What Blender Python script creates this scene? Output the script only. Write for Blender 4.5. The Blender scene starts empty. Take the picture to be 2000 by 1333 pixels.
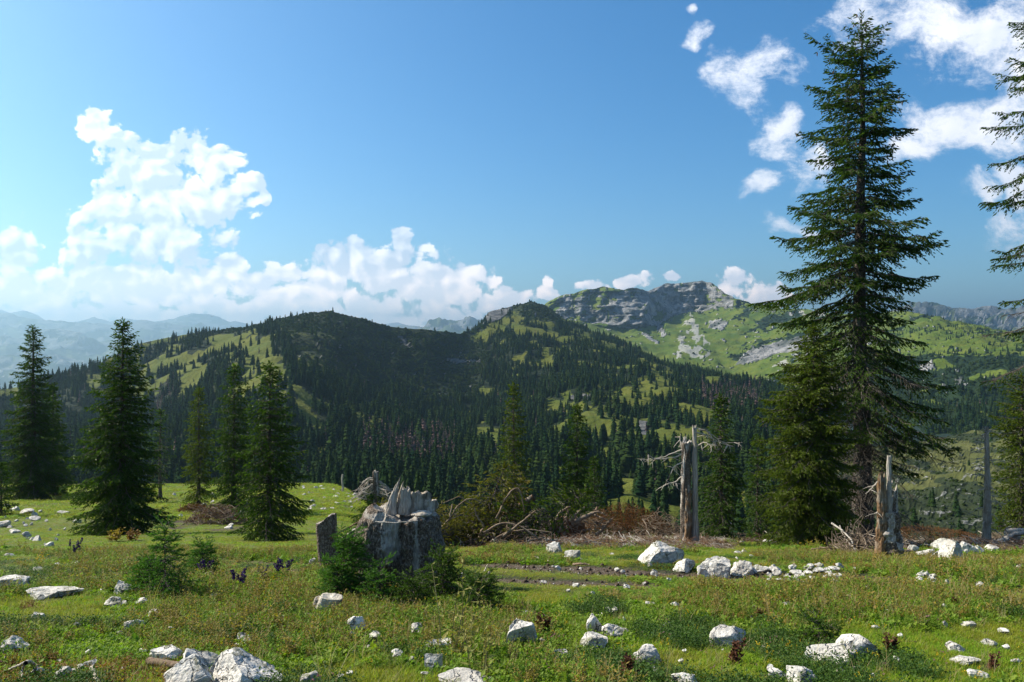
import bpy, math, random
import numpy as np
from mathutils import Vector, Matrix

SC = bpy.context.scene
COL = SC.collection
RNG = np.random.default_rng(7)
random.seed(7)
F = 1556.0                      # focal length in photo pixels (2000 wide); the camera looks level along +Y
HZ = 666.5

# ------------------------------------------------------------------ camera
cam_data = bpy.data.cameras.new('camera')
cam_data.lens = 36.0 * F / 2000.0
cam_data.sensor_width = 36.0
cam_data.clip_start = 0.1
cam_data.clip_end = 200000.0
cam = bpy.data.objects.new('camera', cam_data)
COL.objects.link(cam)
cam.location = (0, 0, 0)
cam.rotation_euler = (math.radians(90), 0, 0)
SC.camera = cam

# ------------------------------------------------------------------ light and exposure
SUN_EL = math.radians(40)
SUN_AZ = math.radians(-72)      # clockwise from +Y: the sun stands left of the view and a little beyond
sun_dir = Vector((math.sin(SUN_AZ) * math.cos(SUN_EL), math.cos(SUN_AZ) * math.cos(SUN_EL), math.sin(SUN_EL)))
sd = bpy.data.lights.new('sun', 'SUN')
sd.energy = 5.0
sd.angle = math.radians(0.5)
sd.color = (1.0, 0.92, 0.77)
sun = bpy.data.objects.new('sun', sd)
COL.objects.link(sun)
sun.rotation_euler = (-sun_dir).to_track_quat('-Z', 'Y').to_euler()

vs = SC.view_settings
vs.view_transform = 'Standard'
vs.look = 'None'
vs.exposure = 0.9
vs.gamma = 1.0
vs.use_curve_mapping = False
SC.cycles.volume_bounces = 0
SC.cycles.max_bounces = 6
SC.cycles.diffuse_bounces = 3
SC.cycles.glossy_bounces = 2
SC.cycles.transmission_bounces = 3
SC.cycles.transparent_max_bounces = 8
SC.cycles.use_denoising = True
SC.render.use_persistent_data = False


# ------------------------------------------------------------------ node helper
class NT:
    """small expression builder on a node tree"""
    def __init__(self, tree):
        self.t = tree
        self.n = tree.nodes
        self.l = tree.links

    def put(self, sock, v):
        if isinstance(v, bpy.types.NodeSocket):
            self.l.new(v, sock)
        elif v is not None:
            try:
                sock.default_value = v
            except TypeError:
                sock.default_value = tuple(v) + (1.0,)

    def m(self, op, a, b=None, c=None, clamp=False):
        n = self.n.new('ShaderNodeMath'); n.operation = op; n.use_clamp = clamp
        self.put(n.inputs[0], a)
        if b is not None: self.put(n.inputs[1], b)
        if c is not None: self.put(n.inputs[2], c)
        return n.outputs[0]

    def vm(self, op, a, b=None, c=None):
        n = self.n.new('ShaderNodeVectorMath'); n.operation = op
        self.put(n.inputs[0], a)
        if b is not None:
            if op == 'SCALE': self.put(n.inputs[3], b)
            else: self.put(n.inputs[1], b)
        if c is not None: self.put(n.inputs[2], c)
        return n.outputs[1] if op in ('DOT_PRODUCT', 'LENGTH', 'DISTANCE') else n.outputs[0]

    def noise(self, v, scale, detail=4, rough=0.5, dist=0.0, lac=2.0, color=False, d='3D'):
        n = self.n.new('ShaderNodeTexNoise')
        n.noise_dimensions = d
        if v is not None: self.put(n.inputs['Vector'], v)
        n.inputs['Scale'].default_value = scale
        n.inputs['Detail'].default_value = detail
        n.inputs['Roughness'].default_value = rough
        n.inputs['Lacunarity'].default_value = lac
        n.inputs['Distortion'].default_value = dist
        return n.outputs[1] if color else n.outputs[0]

    def voro(self, v, scale, feature='F1', out='Distance', rand=1.0, d='3D', detail=0.0, rough=0.5):
        n = self.n.new('ShaderNodeTexVoronoi')
        n.voronoi_dimensions = d
        n.feature = feature
        if v is not None: self.put(n.inputs['Vector'], v)
        n.inputs['Scale'].default_value = scale
        n.inputs['Randomness'].default_value = rand
        if 'Detail' in n.inputs: n.inputs['Detail'].default_value = detail; n.inputs['Roughness'].default_value = rough
        return n.outputs[out]

    def ramp(self, f, stops, interp='LINEAR'):
        n = self.n.new('ShaderNodeValToRGB')
        n.color_ramp.interpolation = interp
        self.put(n.inputs[0], f)
        els = n.color_ramp.elements
        while len(els) < len(stops): els.new(0.5)
        for e, (p, c) in zip(els, stops):
            e.position = p
            e.color = tuple(c) + (1.0,) if len(c) == 3 else c
        return n.outputs[0]

    def smooth(self, x, a, b):
        n = self.n.new('ShaderNodeMapRange'); n.interpolation_type = 'SMOOTHSTEP'
        self.put(n.inputs['Value'], x)
        self.put(n.inputs['From Min'], a); self.put(n.inputs['From Max'], b)
        return n.outputs[0]

    def lin(self, x, a, b, c=0.0, d=1.0):
        n = self.n.new('ShaderNodeMapRange')
        self.put(n.inputs['Value'], x)
        for k, v in zip(('From Min', 'From Max', 'To Min', 'To Max'), (a, b, c, d)): self.put(n.inputs[k], v)
        return n.outputs[0]

    def mix(self, f, a, b, mode='MIX'):
        n = self.n.new('ShaderNodeMix'); n.data_type = 'RGBA'; n.blend_type = mode
        self.put(n.inputs[0], f)
        for s, v in ((n.inputs[6], a), (n.inputs[7], b)):
            if isinstance(v, (tuple, list)) and len(v) == 3: v = tuple(v) + (1.0,)
            self.put(s, v)
        return n.outputs[2]

    def attr(self, name, out='Fac', typ='GEOMETRY'):
        n = self.n.new('ShaderNodeAttribute'); n.attribute_name = name; n.attribute_type = typ
        return n.outputs[out]

    def tc(self, out='Object'):
        return self.n.new('ShaderNodeTexCoord').outputs[out]

    def geo(self, out='Position'):
        return self.n.new('ShaderNodeNewGeometry').outputs[out]

    def sep(self, v):
        n = self.n.new('ShaderNodeSeparateXYZ'); self.put(n.inputs[0], v)
        return n.outputs

    def comb(self, x, y, z=0.0):
        n = self.n.new('ShaderNodeCombineXYZ')
        for s, v in zip(n.inputs, (x, y, z)): self.put(s, v)
        return n.outputs[0]

    def bump(self, h, strength=0.5, dist=0.02, normal=None):
        n = self.n.new('ShaderNodeBump')
        self.put(n.inputs['Height'], h)
        n.inputs['Strength'].default_value = strength
        n.inputs['Distance'].default_value = dist
        if normal is not None: self.put(n.inputs['Normal'], normal)
        return n.outputs[0]


# ------------------------------------------------------------------ sky
world = bpy.data.worlds.new('World')
SC.world = world
world.use_nodes = True
wt = world.node_tree
wt.nodes.clear()
W = NT(wt)
world.cycles.sampling_method = 'MANUAL'
world.cycles.sample_map_resolution = 512

sky = wt.nodes.new('ShaderNodeTexSky')
sky.sky_type = 'NISHITA'
sky.sun_disc = False
sky.sun_elevation = SUN_EL
sky.sun_rotation = SUN_AZ
sky.altitude = 1500
sky.air_density = 1.0
sky.dust_density = 3.2
sky.ozone_density = 2.2
hs = wt.nodes.new('ShaderNodeHueSaturation')
hs.inputs['Saturation'].default_value = 1.38
hs.inputs['Value'].default_value = 1.0
wt.links.new(sky.outputs[0], hs.inputs['Color'])
skycol = W.mix(1.0, hs.outputs[0], (0.84, 1.04, 1.02), 'MULTIPLY')

# cumulus clouds: a field over the directions of the sky, u = x/y and v = z/y in front of the viewer
gen = W.tc('Generated')
gx, gy, gz = W.sep(gen)[0:3]
ysafe = W.m('MAXIMUM', gy, 0.05)
u = W.m('DIVIDE', gx, ysafe)
v = W.m('DIVIDE', gz, ysafe)
uv0 = W.comb(u, v, 0.0)
warp = W.noise(uv0, 9.0, 2, 0.55, color=True, d='2D')
warp = W.vm('SUBTRACT', warp, (0.5, 0.5, 0.5))
uv = W.vm('MULTIPLY_ADD', warp, (0.035, 0.035, 0.0), uv0)


def blob_field(uv, blobs):
    """union of soft ellipses given in thousandths of the field"""
    acc = None
    for (px, py, rx, ry) in blobs:
        cx, cy = (px - 1000.0) / F, (HZ - py) / F
        sx, sy = F / rx, F / ry
        q = W.vm('MULTIPLY_ADD', uv, (sx, sy, 0.0), (-cx * sx, -cy * sy, 0.0))
        d = W.vm('DOT_PRODUCT', q, q)
        acc = d if acc is None else W.m('SMOOTH_MIN', acc, d, 0.35)
    return W.m('SUBTRACT', 1.0, acc)


CUMULUS = [
    (196, 248, 42, 40), (240, 300, 62, 46), (300, 315, 88, 46), (372, 288, 46, 38), (428, 322, 56, 38), (485, 362, 34, 22),
    (505, 392, 14, 22), (310, 375, 118, 62), (200, 400, 46, 46), (165, 448, 44, 50), (262, 440, 115, 62), (320, 480, 90, 56),
    (178, 492, 62, 44), (410, 392, 84, 54), (368, 440, 96, 60), (250, 350, 60, 50), (330, 555, 170, 62), (455, 525, 40, 34), (25, 500, 52, 60), (70, 575, 170, 66), (210, 545, 120, 60),
    (560, 572, 120, 60), (640, 548, 84, 56), (690, 515, 66, 46), (630, 492, 20, 12), (785, 482, 22, 28), (760, 530, 110, 56),
    (850, 568, 120, 62), (925, 555, 56, 44), (985, 590, 64, 30), (600, 615, 420, 46), (200, 620, 420, 50),
    (1067, 545, 12, 16), (1070, 572, 28, 18), (1155, 556, 42, 16), (1240, 551, 38, 16), (1310, 549, 24, 10),
    (1435, 556, 34, 26), (1475, 582, 46, 26), (1525, 578, 26, 26),
]
WISPS = [
    (1470, 150, 88, 60), (1512, 262, 52, 46), (1372, 70, 52, 26), (1352, 20, 20, 14), (1500, 365, 50, 36), (1552, 455, 48, 22),
    (1740, 40, 140, 74), (1880, 60, 150, 90), (1970, 120, 90, 100), (1880, 232, 140, 66), (1790, 290, 90, 46),
    (1985, 440, 80, 56), (1910, 372, 44, 44), (1595, 315, 70, 60), (1990, 345, 50, 50), (2150, 150, 160, 120),
]
VS = (34.0, 42.0, 0.0)
bil = W.voro(W.vm('MULTIPLY', uv, VS), 1.0, 'F1', d='2D', detail=2.0, rough=0.5)
puff = W.m('SUBTRACT', 0.40, bil)                       # cauliflower heads
fine = W.m('SUBTRACT', W.noise(uv, 38.0, 7, 0.76, d='2D'), 0.5)
cumF = blob_field(uv, CUMULUS)
cumD = W.m('ADD', W.m('ADD', cumF, 0.42), W.m('ADD', W.m('MULTIPLY', puff, 1.3), W.m('MULTIPLY', fine, 2.3)))
cumA = W.smooth(cumD, -0.06, 0.44)
wisF = blob_field(W.vm('MULTIPLY_ADD', warp, (0.06, 0.06, 0.0), uv), WISPS)
wno = W.noise(W.vm('MULTIPLY', uv, (0.8, 1.15, 0.0)), 15.0, 8, 0.72, d='2D')
wn = W.m('SUBTRACT', wno, 0.5)
wisD = W.m('ADD', wisF, W.m('MULTIPLY', wn, 4.2))
wisA = W.m('MULTIPLY', W.smooth(wisD, -0.15, 1.35), 0.97)

# modelling of the heads: the same fields sampled a little towards the sun
uvs = W.vm('ADD', uv, (-0.008, 0.009, 0.0))
bil2 = W.voro(W.vm('MULTIPLY', uvs, VS), 1.0, 'F1', d='2D', detail=1.0, rough=0.5)
big1 = W.noise(uv, 7.0, 3, 0.55, d='2D')
big2 = W.noise(uvs, 7.0, 3, 0.55, d='2D')
rel = W.m('ADD', W.m('MULTIPLY', W.m('SUBTRACT', bil2, bil), 1.1), W.m('MULTIPLY', W.m('SUBTRACT', big1, big2), 6.0))
lit = W.m('ADD', 0.42, rel)
lit = W.m('SUBTRACT', lit, W.m('MULTIPLY', W.smooth(cumD, 0.4, 1.6), 0.10), clamp=True)
base_tint = W.mix(W.smooth(v, 0.0, 0.13), (23.0, 17.5, 14.6), (9.6, 9.6, 9.6))
cumC = W.mix(lit, W.mix(W.smooth(v, 0.0, 0.12), (16.0, 13.8, 12.8), (4.9, 5.8, 7.0)), base_tint)
wl = W.m('ADD', 0.62, W.m('MULTIPLY', W.m('SUBTRACT', big1, big2), 2.5), clamp=True)
wisC = W.mix(wl, (5.2, 5.9, 7.2), (9.2, 9.0, 9.0))

front = W.smooth(gy, 0.12, 0.3)
# clouds of the same sort all round, outside the part of the sky the list describes
gdir = W.vm('MULTIPLY', gen, (1.0, 1.0, 2.2))
on = W.noise(gdir, 3.0, 3, 0.6)
outA = W.m('MULTIPLY', W.smooth(on, 0.55, 0.66), W.smooth(gz, 0.0, 0.1))
side = W.m('MAXIMUM', W.smooth(W.m('ABSOLUTE', u), 0.78, 1.05), W.smooth(v, 0.5, 0.75))
side = W.m('MAXIMUM', side, W.m('SUBTRACT', 1.0, front))
c = W.mix(W.m('MULTIPLY', wisA, front), skycol, wisC)
c = W.mix(W.m('MULTIPLY', cumA, front), c, cumC)
c = W.mix(W.m('MULTIPLY', outA, side), c, (7.6, 7.7, 8.0))
bg = wt.nodes.new('ShaderNodeBackground')
bg.inputs['Strength'].default_value = 0.086
wt.links.new(c, bg.inputs['Color'])
wo = wt.nodes.new('ShaderNodeOutputWorld')
wt.links.new(bg.outputs[0], wo.inputs['Surface'])

# ------------------------------------------------------------------ numeric helpers
def _hash(ix, iy, iz, seed):
    h = (ix.astype(np.int64) * 374761393 + iy.astype(np.int64) * 668265263 + iz.astype(np.int64) * 2147483647 + seed * 974634777) & 0xFFFFFFFF
    h = ((h ^ (h >> 13)) * 1274126177) & 0xFFFFFFFF
    h = (h ^ (h >> 16)) & 0xFFFFFFFF
    return h / 4294967295.0


def vnoise(x, y, z=None, seed=0):
    if z is None: z = np.zeros_like(x)
    x, y, z = np.broadcast_arrays(np.asarray(x, float), np.asarray(y, float), np.asarray(z, float))
    ix, iy, iz = np.floor(x), np.floor(y), np.floor(z)
    fx, fy, fz = x - ix, y - iy, z - iz
    fx, fy, fz = [t * t * t * (t * (t * 6 - 15) + 10) for t in (fx, fy, fz)]
    r = 0
    for dx in (0, 1):
        for dy in (0, 1):
            for dz in (0, 1):
                w = (fx if dx else 1 - fx) * (fy if dy else 1 - fy) * (fz if dz else 1 - fz)
                r = r + w * _hash(ix + dx, iy + dy, iz + dz, seed)
    return r * 2 - 1


def fbm(x, y, z=None, oct=4, seed=0, gain=0.5, ridged=False):
    s, a, f, n = 0, 1.0, 1.0, 0
    for o in range(oct):
        v = vnoise(np.asarray(x) * f + o * 17.3, np.asarray(y) * f + o * 9.1, None if z is None else np.asarray(z) * f, seed + o)
        if ridged: v = 1 - 2 * np.abs(v)
        s = s + a * v
        n += a
        a *= gain
        f *= 2.03
    return s / n


def interp_curve(pts, px):
    """pts: (px, a, b...) -> array of a, b... at px, softly rounded"""
    pts = np.array(pts, float)
    return [np.interp(px, pts[:, 0], pts[:, k]) for k in range(1, pts.shape[1])]


def pwc(px, row, D):
    """world point of a photo direction at depth D"""
    return np.stack([(px - 1000.0) / F * D, D * np.ones_like(px), -(row - HZ) / F * D], -1)


def in_poly(px, row, poly):
    poly = np.array(poly, float)
    inside = np.zeros(px.shape, bool)
    j = len(poly) - 1
    for i in range(len(poly)):
        xi, yi = poly[i]; xj, yj = poly[j]
        c = ((yi > row) != (yj > row)) & (px < (xj - xi) * (row - yi) / (yj - yi + 1e-9) + xi)
        inside ^= c
        j = i
    return inside


def new_mesh(name, verts, faces=None, mats=(), tri=None, smooth=False, mat_idx=None):
    """faces: (n,4) or (n,3) int array (uniform), or list of such arrays"""
    me = bpy.data.meshes.new(name)
    verts = np.asarray(verts, np.float32).reshape(-1, 3)
    fl = faces if isinstance(faces, list) else [faces]
    fl = [np.asarray(f, np.int32) for f in fl if f is not None and len(f)]
    me.vertices.add(len(verts))
    me.vertices.foreach_set('co', verts.ravel())
    nl = sum(f.size for f in fl)
    npoly = sum(len(f) for f in fl)
    me.loops.add(nl)
    me.polygons.add(npoly)
    me.loops.foreach_set('vertex_index', np.concatenate([f.ravel() for f in fl]))
    tot = np.concatenate([np.full(len(f), f.shape[1], np.int32) for f in fl])
    st = np.concatenate([[0], np.cumsum(tot)[:-1]]).astype(np.int32)
    me.polygons.foreach_set('loop_start', st)
    if mat_idx is not None:
        me.polygons.foreach_set('material_index', np.asarray(mat_idx, np.int32))
    me.polygons.foreach_set('use_smooth', np.full(npoly, bool(smooth)))
    for m in mats: me.materials.append(m)
    me.update(calc_edges=True)
    return me


def set_attr(me, name, vals, domain='POINT'):
    a = me.attributes.new(name, 'FLOAT', domain)
    a.data.foreach_set('value', np.asarray(vals, np.float32).ravel())


def add(name, data, parent=None, loc=None, rot=None, scale=None, **props):
    o = bpy.data.objects.new(name, data)
    COL.objects.link(o)
    if parent is not None: o.parent = parent
    if loc is not None: o.location = loc
    if rot is not None: o.rotation_euler = rot
    if scale is not None: o.scale = scale
    for k, v in props.items(): o[k] = v
    return o


def grid_faces(nu, nt):
    i, j = np.meshgrid(np.arange(nu - 1), np.arange(nt - 1), indexing='ij')
    a = (i * nt + j).ravel()
    return np.stack([a, a + nt, a + nt + 1, a + 1], 1)


def mat(name):
    m = bpy.data.materials.new(name)
    m.use_nodes = True
    t = m.node_tree
    t.nodes.clear()
    out = t.nodes.new('ShaderNodeOutputMaterial')
    b = t.nodes.new('ShaderNodeBsdfPrincipled')
    b.inputs['Specular IOR Level'].default_value = 0.25
    b.inputs['Roughness'].default_value = 0.9
    t.links.new(b.outputs[0], out.inputs['Surface'])
    return m, NT(t), b


# ------------------------------------------------------------------ hills: front face from foot to crest, then a back slope
class Hill:
    def __init__(self, name, px0, px1, nu, curves, nseg, noise_amp, noise_len, seed, back=(0.35, 0.5), noise_tab=None, crest_rough=0.0):
        px = np.linspace(px0, px1, nu)
        rows, Ds = [], []
        for c in curves:
            r, d = interp_curve(c, px)
            rows.append(r); Ds.append(d)
        rows, Ds = np.array(rows), np.array(Ds)
        k = len(curves)
        # smooth D along px so that planes do not break abruptly
        ker = np.hanning(2 * (nu // 40) + 3); ker /= ker.sum()
        pad = len(ker) // 2
        for q in range(k):
            Ds[q] = np.convolve(np.pad(Ds[q], pad, mode='edge'), ker, 'valid')[:nu]
        tq = np.linspace(0, k - 1, nseg)
        Z = -(rows - HZ) / F * Ds

        def cr(A, t):
            i = np.clip(np.floor(t).astype(int), 0, k - 2)
            f = (t - i)[:, None]
            p0, p1, p2, p3 = A[np.maximum(i - 1, 0)], A[i], A[i + 1], A[np.minimum(i + 2, k - 1)]
            m1, m2 = (p2 - p0) * 0.5, (p3 - p1) * 0.5
            return (2 * f**3 - 3 * f**2 + 1) * p1 + (f**3 - 2 * f**2 + f) * m1 + (-2 * f**3 + 3 * f**2) * p2 + (f**3 - f**2) * m2
        Dg = cr(Ds, tq).T                         # nu x nseg
        Zg = cr(Z, tq).T
        PX = np.repeat(px[:, None], nseg, 1)
        X = (PX - 1000) / F * Dg
        t01 = (tq / (k - 1))[None, :]
        n = fbm(X / noise_len, Dg / noise_len, oct=5, seed=seed, ridged=True) * 0.6 + fbm(X / noise_len * 2.5, Dg / noise_len * 2.5, oct=4, seed=seed + 9)
        fade = np.clip((1 - t01) / 0.12, 0.12, 1)
        Zg = Zg + n * noise_amp * fade
        if crest_rough:
            Zg = Zg + fbm(X / (noise_len * 0.12), Dg / (noise_len * 0.12), oct=4, seed=seed + 31) * crest_rough
        ROW = HZ - Zg / Dg * F
        self.PX, self.ROW, self.D, self.X, self.Z, self.t = PX, ROW, Dg, X, Zg, np.repeat(t01, nu, 0)
        self.nu, self.nt = nu, nseg
        # back slope
        nb = 6
        bD = Dg[:, -1:] * (1 + back[0] * np.arange(1, nb + 1)[None, :] / nb)
        bZ = Zg[:, -1:] - Dg[:, -1:] * back[0] * back[1] * (np.arange(1, nb + 1)[None, :] / nb) ** 1.2
        allD, allZ = np.concatenate([Dg, bD], 1), np.concatenate([Zg, bZ], 1)
        allX = (px[:, None] - 1000) / F * allD
        self.verts = np.stack([allX, allD, allZ], -1).reshape(-1, 3)
        self.faces = grid_faces(nu, nseg + nb)
        self.nb = nb
        self.name = name

    def full(self, A, fill=None):
        """extend a front-face array over the back slope"""
        last = A[:, -1:] if fill is None else np.full((self.nu, 1), fill)
        return np.concatenate([A] + [last] * self.nb, 1).ravel()

    def build(self, material, attrs, label=None):
        me = new_mesh(self.name, self.verts, self.faces, (material,), smooth=True)
        for k, v in attrs.items(): set_attr(me, k, self.full(v))
        o = add(self.name, me, kind='structure')
        if label: o['label'] = label
        self.obj = o
        return o

    def sample(self, n, weight, rng):
        """n random points on the front face, weight: density per square metre (grid)"""
        P = np.stack([self.X, self.D, self.Z], -1)
        du = P[1:, :-1] - P[:-1, :-1]; dv = P[:-1, 1:] - P[:-1, :-1]
        A = np.abs(du[..., 0] * dv[..., 1] - du[..., 1] * dv[..., 0])
        w = (A * weight[:-1, :-1]).ravel()
        tot = w.sum()
        if n is None: n = rng.poisson(tot)
        idx = rng.choice(len(w), n, p=w / tot)
        i, j = idx // (self.nt - 1), idx % (self.nt - 1)
        a, b = rng.random(n)[:, None], rng.random(n)[:, None]
        Q = P[i, j] * (1 - a) * (1 - b) + P[i + 1, j] * a * (1 - b) + P[i, j + 1] * (1 - a) * b + P[i + 1, j + 1] * a * b
        return Q


AB = Hill('forested_hillside', -700, 1950, 440, [
    [(-700, 1120, 205), (0, 1110, 205), (900, 1110, 205), (1500, 1110, 205), (1950, 1110, 205)],
    [(-700, 1010, 290), (0, 1000, 290), (900, 1000, 290), (1500, 1000, 290), (1950, 1010, 290)],
    [(-700, 940, 370), (0, 935, 370), (700, 930, 380), (1200, 935, 370), (1500, 935, 370), (1950, 950, 370)],
    [(-700, 850, 560), (0, 850, 600), (270, 830, 640), (450, 815, 540), (560, 800, 500), (640, 800, 560), (750, 800, 660), (850, 800, 760),
     (930, 795, 800), (1050, 790, 740), (1150, 785, 680), (1300, 805, 640), (1500, 830, 600), (1700, 870, 560), (1950, 900, 540)],
    [(-700, 790, 660), (0, 790, 700), (270, 730, 790), (450, 710, 700), (560, 690, 660), (640, 690, 730), (750, 705, 840), (850, 700, 900),
     (930, 690, 1000), (1000, 660, 1050), (1050, 660, 1060), (1150, 680, 1010), (1300, 735, 900), (1500, 780, 780), (1700, 830, 680), (1950, 880, 620)],
    [(-700, 790, 720), (-100, 770, 740), (0, 762, 760), (60, 752, 760), (120, 738, 780), (190, 712, 800), (225, 694, 820), (270, 673, 850), (340, 657, 880), (420, 646, 900),
     (480, 640, 900), (530, 629, 900), (560, 620, 900), (600, 614, 900), (640, 609, 900), (690, 620, 900), (760, 637, 920), (860, 649, 980), (900, 652, 1050),
     (930, 645, 1150), (942, 628, 1200), (955, 609, 1250), (990, 601, 1300), (1040, 589, 1350), (1075, 603, 1350), (1100, 623, 1320),
     (1200, 664, 1250), (1300, 706, 1150), (1400, 736, 1050), (1500, 757, 950), (1600, 785, 850), (1700, 815, 780), (1800, 840, 720), (1950, 880, 690)],
], 175, 9.0, 120.0, 3, crest_rough=0.8)

# the forested side ends in a hollow where the rocky meadow begins
_k = np.clip((AB.PX - 1540) / 150, 0, 1); _k = _k * _k * (3 - 2 * _k)
AB.Z = AB.Z - _k * 75
_kf = np.concatenate([_k] + [_k[:, -1:]] * AB.nb, 1).ravel()
AB.verts[:, 2] -= _kf * 75
AB.ROW = HZ - AB.Z / AB.D * F

CD = Hill('alpine_mountain', 960, 2600, 440, [
    [(960, 770, 1500), (1400, 780, 1400), (1550, 780, 1250), (1700, 810, 950), (1800, 850, 750), (2000, 870, 700), (2600, 900, 650)],
    [(960, 670, 2000), (1250, 672, 1950), (1350, 682, 1850), (1430, 692, 1800), (1500, 692, 1700), (1550, 692, 1600), (1650, 702, 1400), (1800, 722, 1150),
     (1900, 725, 1050), (2000, 725, 1000), (2600, 770, 950)],
    [(960, 640, 2260), (1050, 630, 2250), (1100, 622, 2215), (1150, 630, 2200), (1200, 638, 2190), (1240, 642, 2190), (1285, 640, 2210), (1300, 622, 2460),
     (1350, 607, 2520), (1400, 602, 2490), (1440, 602, 2320), (1500, 614, 2150), (1600, 628, 1900), (1700, 645, 1700), (1800, 645, 1500), (1900, 655, 1400),
     (2000, 668, 1300), (2600, 705, 1250)],
    [(960, 625, 2300), (1050, 606, 2300), (1075, 587, 2300), (1100, 576, 2300), (1120, 573, 2310), (1140, 567, 2320), (1180, 561, 2330), (1215, 566, 2330), (1245, 563, 2330), (1262, 570, 2330), (1272, 566, 2560), (1300, 555, 2640),
     (1345, 552, 2620), (1372, 548, 2640), (1395, 556, 2600), (1415, 572, 2480), (1440, 585, 2350), (1480, 597, 2250), (1530, 604, 2200), (1560, 602, 2150), (1620, 612, 2000),
     (1700, 615, 1900), (1760, 609, 1800), (1800, 614, 1700), (1850, 624, 1600), (1900, 633, 1550), (1960, 647, 1500), (2000, 654, 1500), (2100, 668, 1450),
     (2600, 690, 1400)],
], 180, 12.0, 170.0, 21, crest_rough=4.5)
# buttresses and gullies of the cliffs: the rock stands out and recedes along the line of fall
_cl = np.clip((CD.t - 0.60) / 0.08, 0, 1) * ((CD.PX > 1070) & (CD.PX < 1440))
_w = CD.PX + (CD.ROW - 600) * 0.35
_butt = fbm(_w / 62.0, CD.ROW / 70.0, oct=6, seed=5, ridged=True, gain=0.62)
_ledge = fbm(CD.PX / 90.0, CD.ROW / 9.0, oct=3, seed=6, ridged=True)
_dd = (_butt * 75 + _ledge * 14) * _cl * np.clip((1.02 - CD.t) / 0.06, 0.25, 1)
for _H in (CD,):
    nfull = np.concatenate([_dd] + [_dd[:, -1:]] * _H.nb, 1).ravel()
    P = _H.verts
    s = (P[:, 1] - nfull) / P[:, 1]
    _H.verts = P * s[:, None]

RM = Hill('rocky_meadow_slope', 1420, 2700, 300, [
    [(1420, 1110, 200), (1700, 1110, 200), (2000, 1110, 200), (2700, 1110, 200)],
    [(1420, 1000, 300), (1600, 960, 350), (1800, 945, 380), (2000, 940, 380), (2700, 930, 380)],
    [(1420, 985, 320), (1500, 950, 380), (1600, 905, 440), (1700, 872, 510), (1750, 866, 540), (1800, 862, 560), (1850, 854, 580), (1900, 842, 600), (2000, 840, 600), (2700, 830, 600)],
], 140, 5.0, 60.0, 41, crest_rough=1.4)


def ridge(name, pts, D, foot_row, nu, amp, seed, depth=0.28, rough=1.0):
    pts2 = [(p, r, D) for p, r in pts]
    px0, px1 = pts[0][0], pts[-1][0]
    f = [(px0, foot_row, D * (1 - depth)), (px1, foot_row, D * (1 - depth))]
    mid = [(p, r + (foot_row - r) * 0.42, D * (1 - depth * 0.45)) for p, r in pts]
    return Hill(name, px0, px1, nu, [f, mid, pts2], 70, amp, D * 0.06, seed, crest_rough=rough)


FAR = [
    ridge('distant_mountains', [(-1200, 620), (-700, 600), (-300, 612), (0, 605), (20, 612), (48, 607), (75, 617), (92, 630), (130, 634), (160, 626), (185, 621), (215, 628), (250, 622),
          (290, 629), (340, 622), (370, 614), (400, 613), (425, 618), (450, 630), (520, 640), (700, 640), (760, 634), (775, 630), (800, 636), (850, 643), (1000, 640), (1200, 640)], 17500, 720, 500, 120, 51, rough=22),
    ridge('distant_mountains', [(-1200, 640), (-500, 625), (-50, 618), (0, 614), (50, 621), (100, 630), (130, 633), (160, 631), (200, 633), (240, 641), (262, 630), (282, 625), (320, 631), (370, 637),
          (450, 650), (600, 660)], 13500, 740, 400, 130, 61, rough=16),
    ridge('distant_mountains', [(-1200, 690), (-400, 680), (0, 668), (50, 662), (80, 651), (115, 642), (150, 650), (190, 669), (240, 660), (300, 668), (420, 680)], 10500, 770, 300, 130, 71, rough=10),
    ridge('distant_mountains', [(-1200, 740), (-300, 720), (0, 705), (60, 690), (120, 698), (190, 715), (300, 725), (420, 740)], 8200, 830, 260, 120, 81, rough=8),
    ridge('distant_ridge', [(780, 660), (820, 646), (845, 635), (870, 627), (910, 625), (950, 630), (1050, 640)], 9000, 740, 160, 100, 91, rough=10),
    ridge('distant_ridge', [(740, 655), (770, 640), (810, 638), (840, 645), (880, 660)], 11500, 740, 120, 80, 95, rough=8),
    ridge('rocky_ridge', [(1680, 625), (1760, 606), (1790, 599), (1820, 598), (1870, 603), (1900, 602), (1915, 598), (1935, 597), (1960, 602), (1990, 609), (2050, 612), (2200, 600), (2700, 620)],
          5200, 760, 300, 90, 101, rough=10),
]

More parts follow.
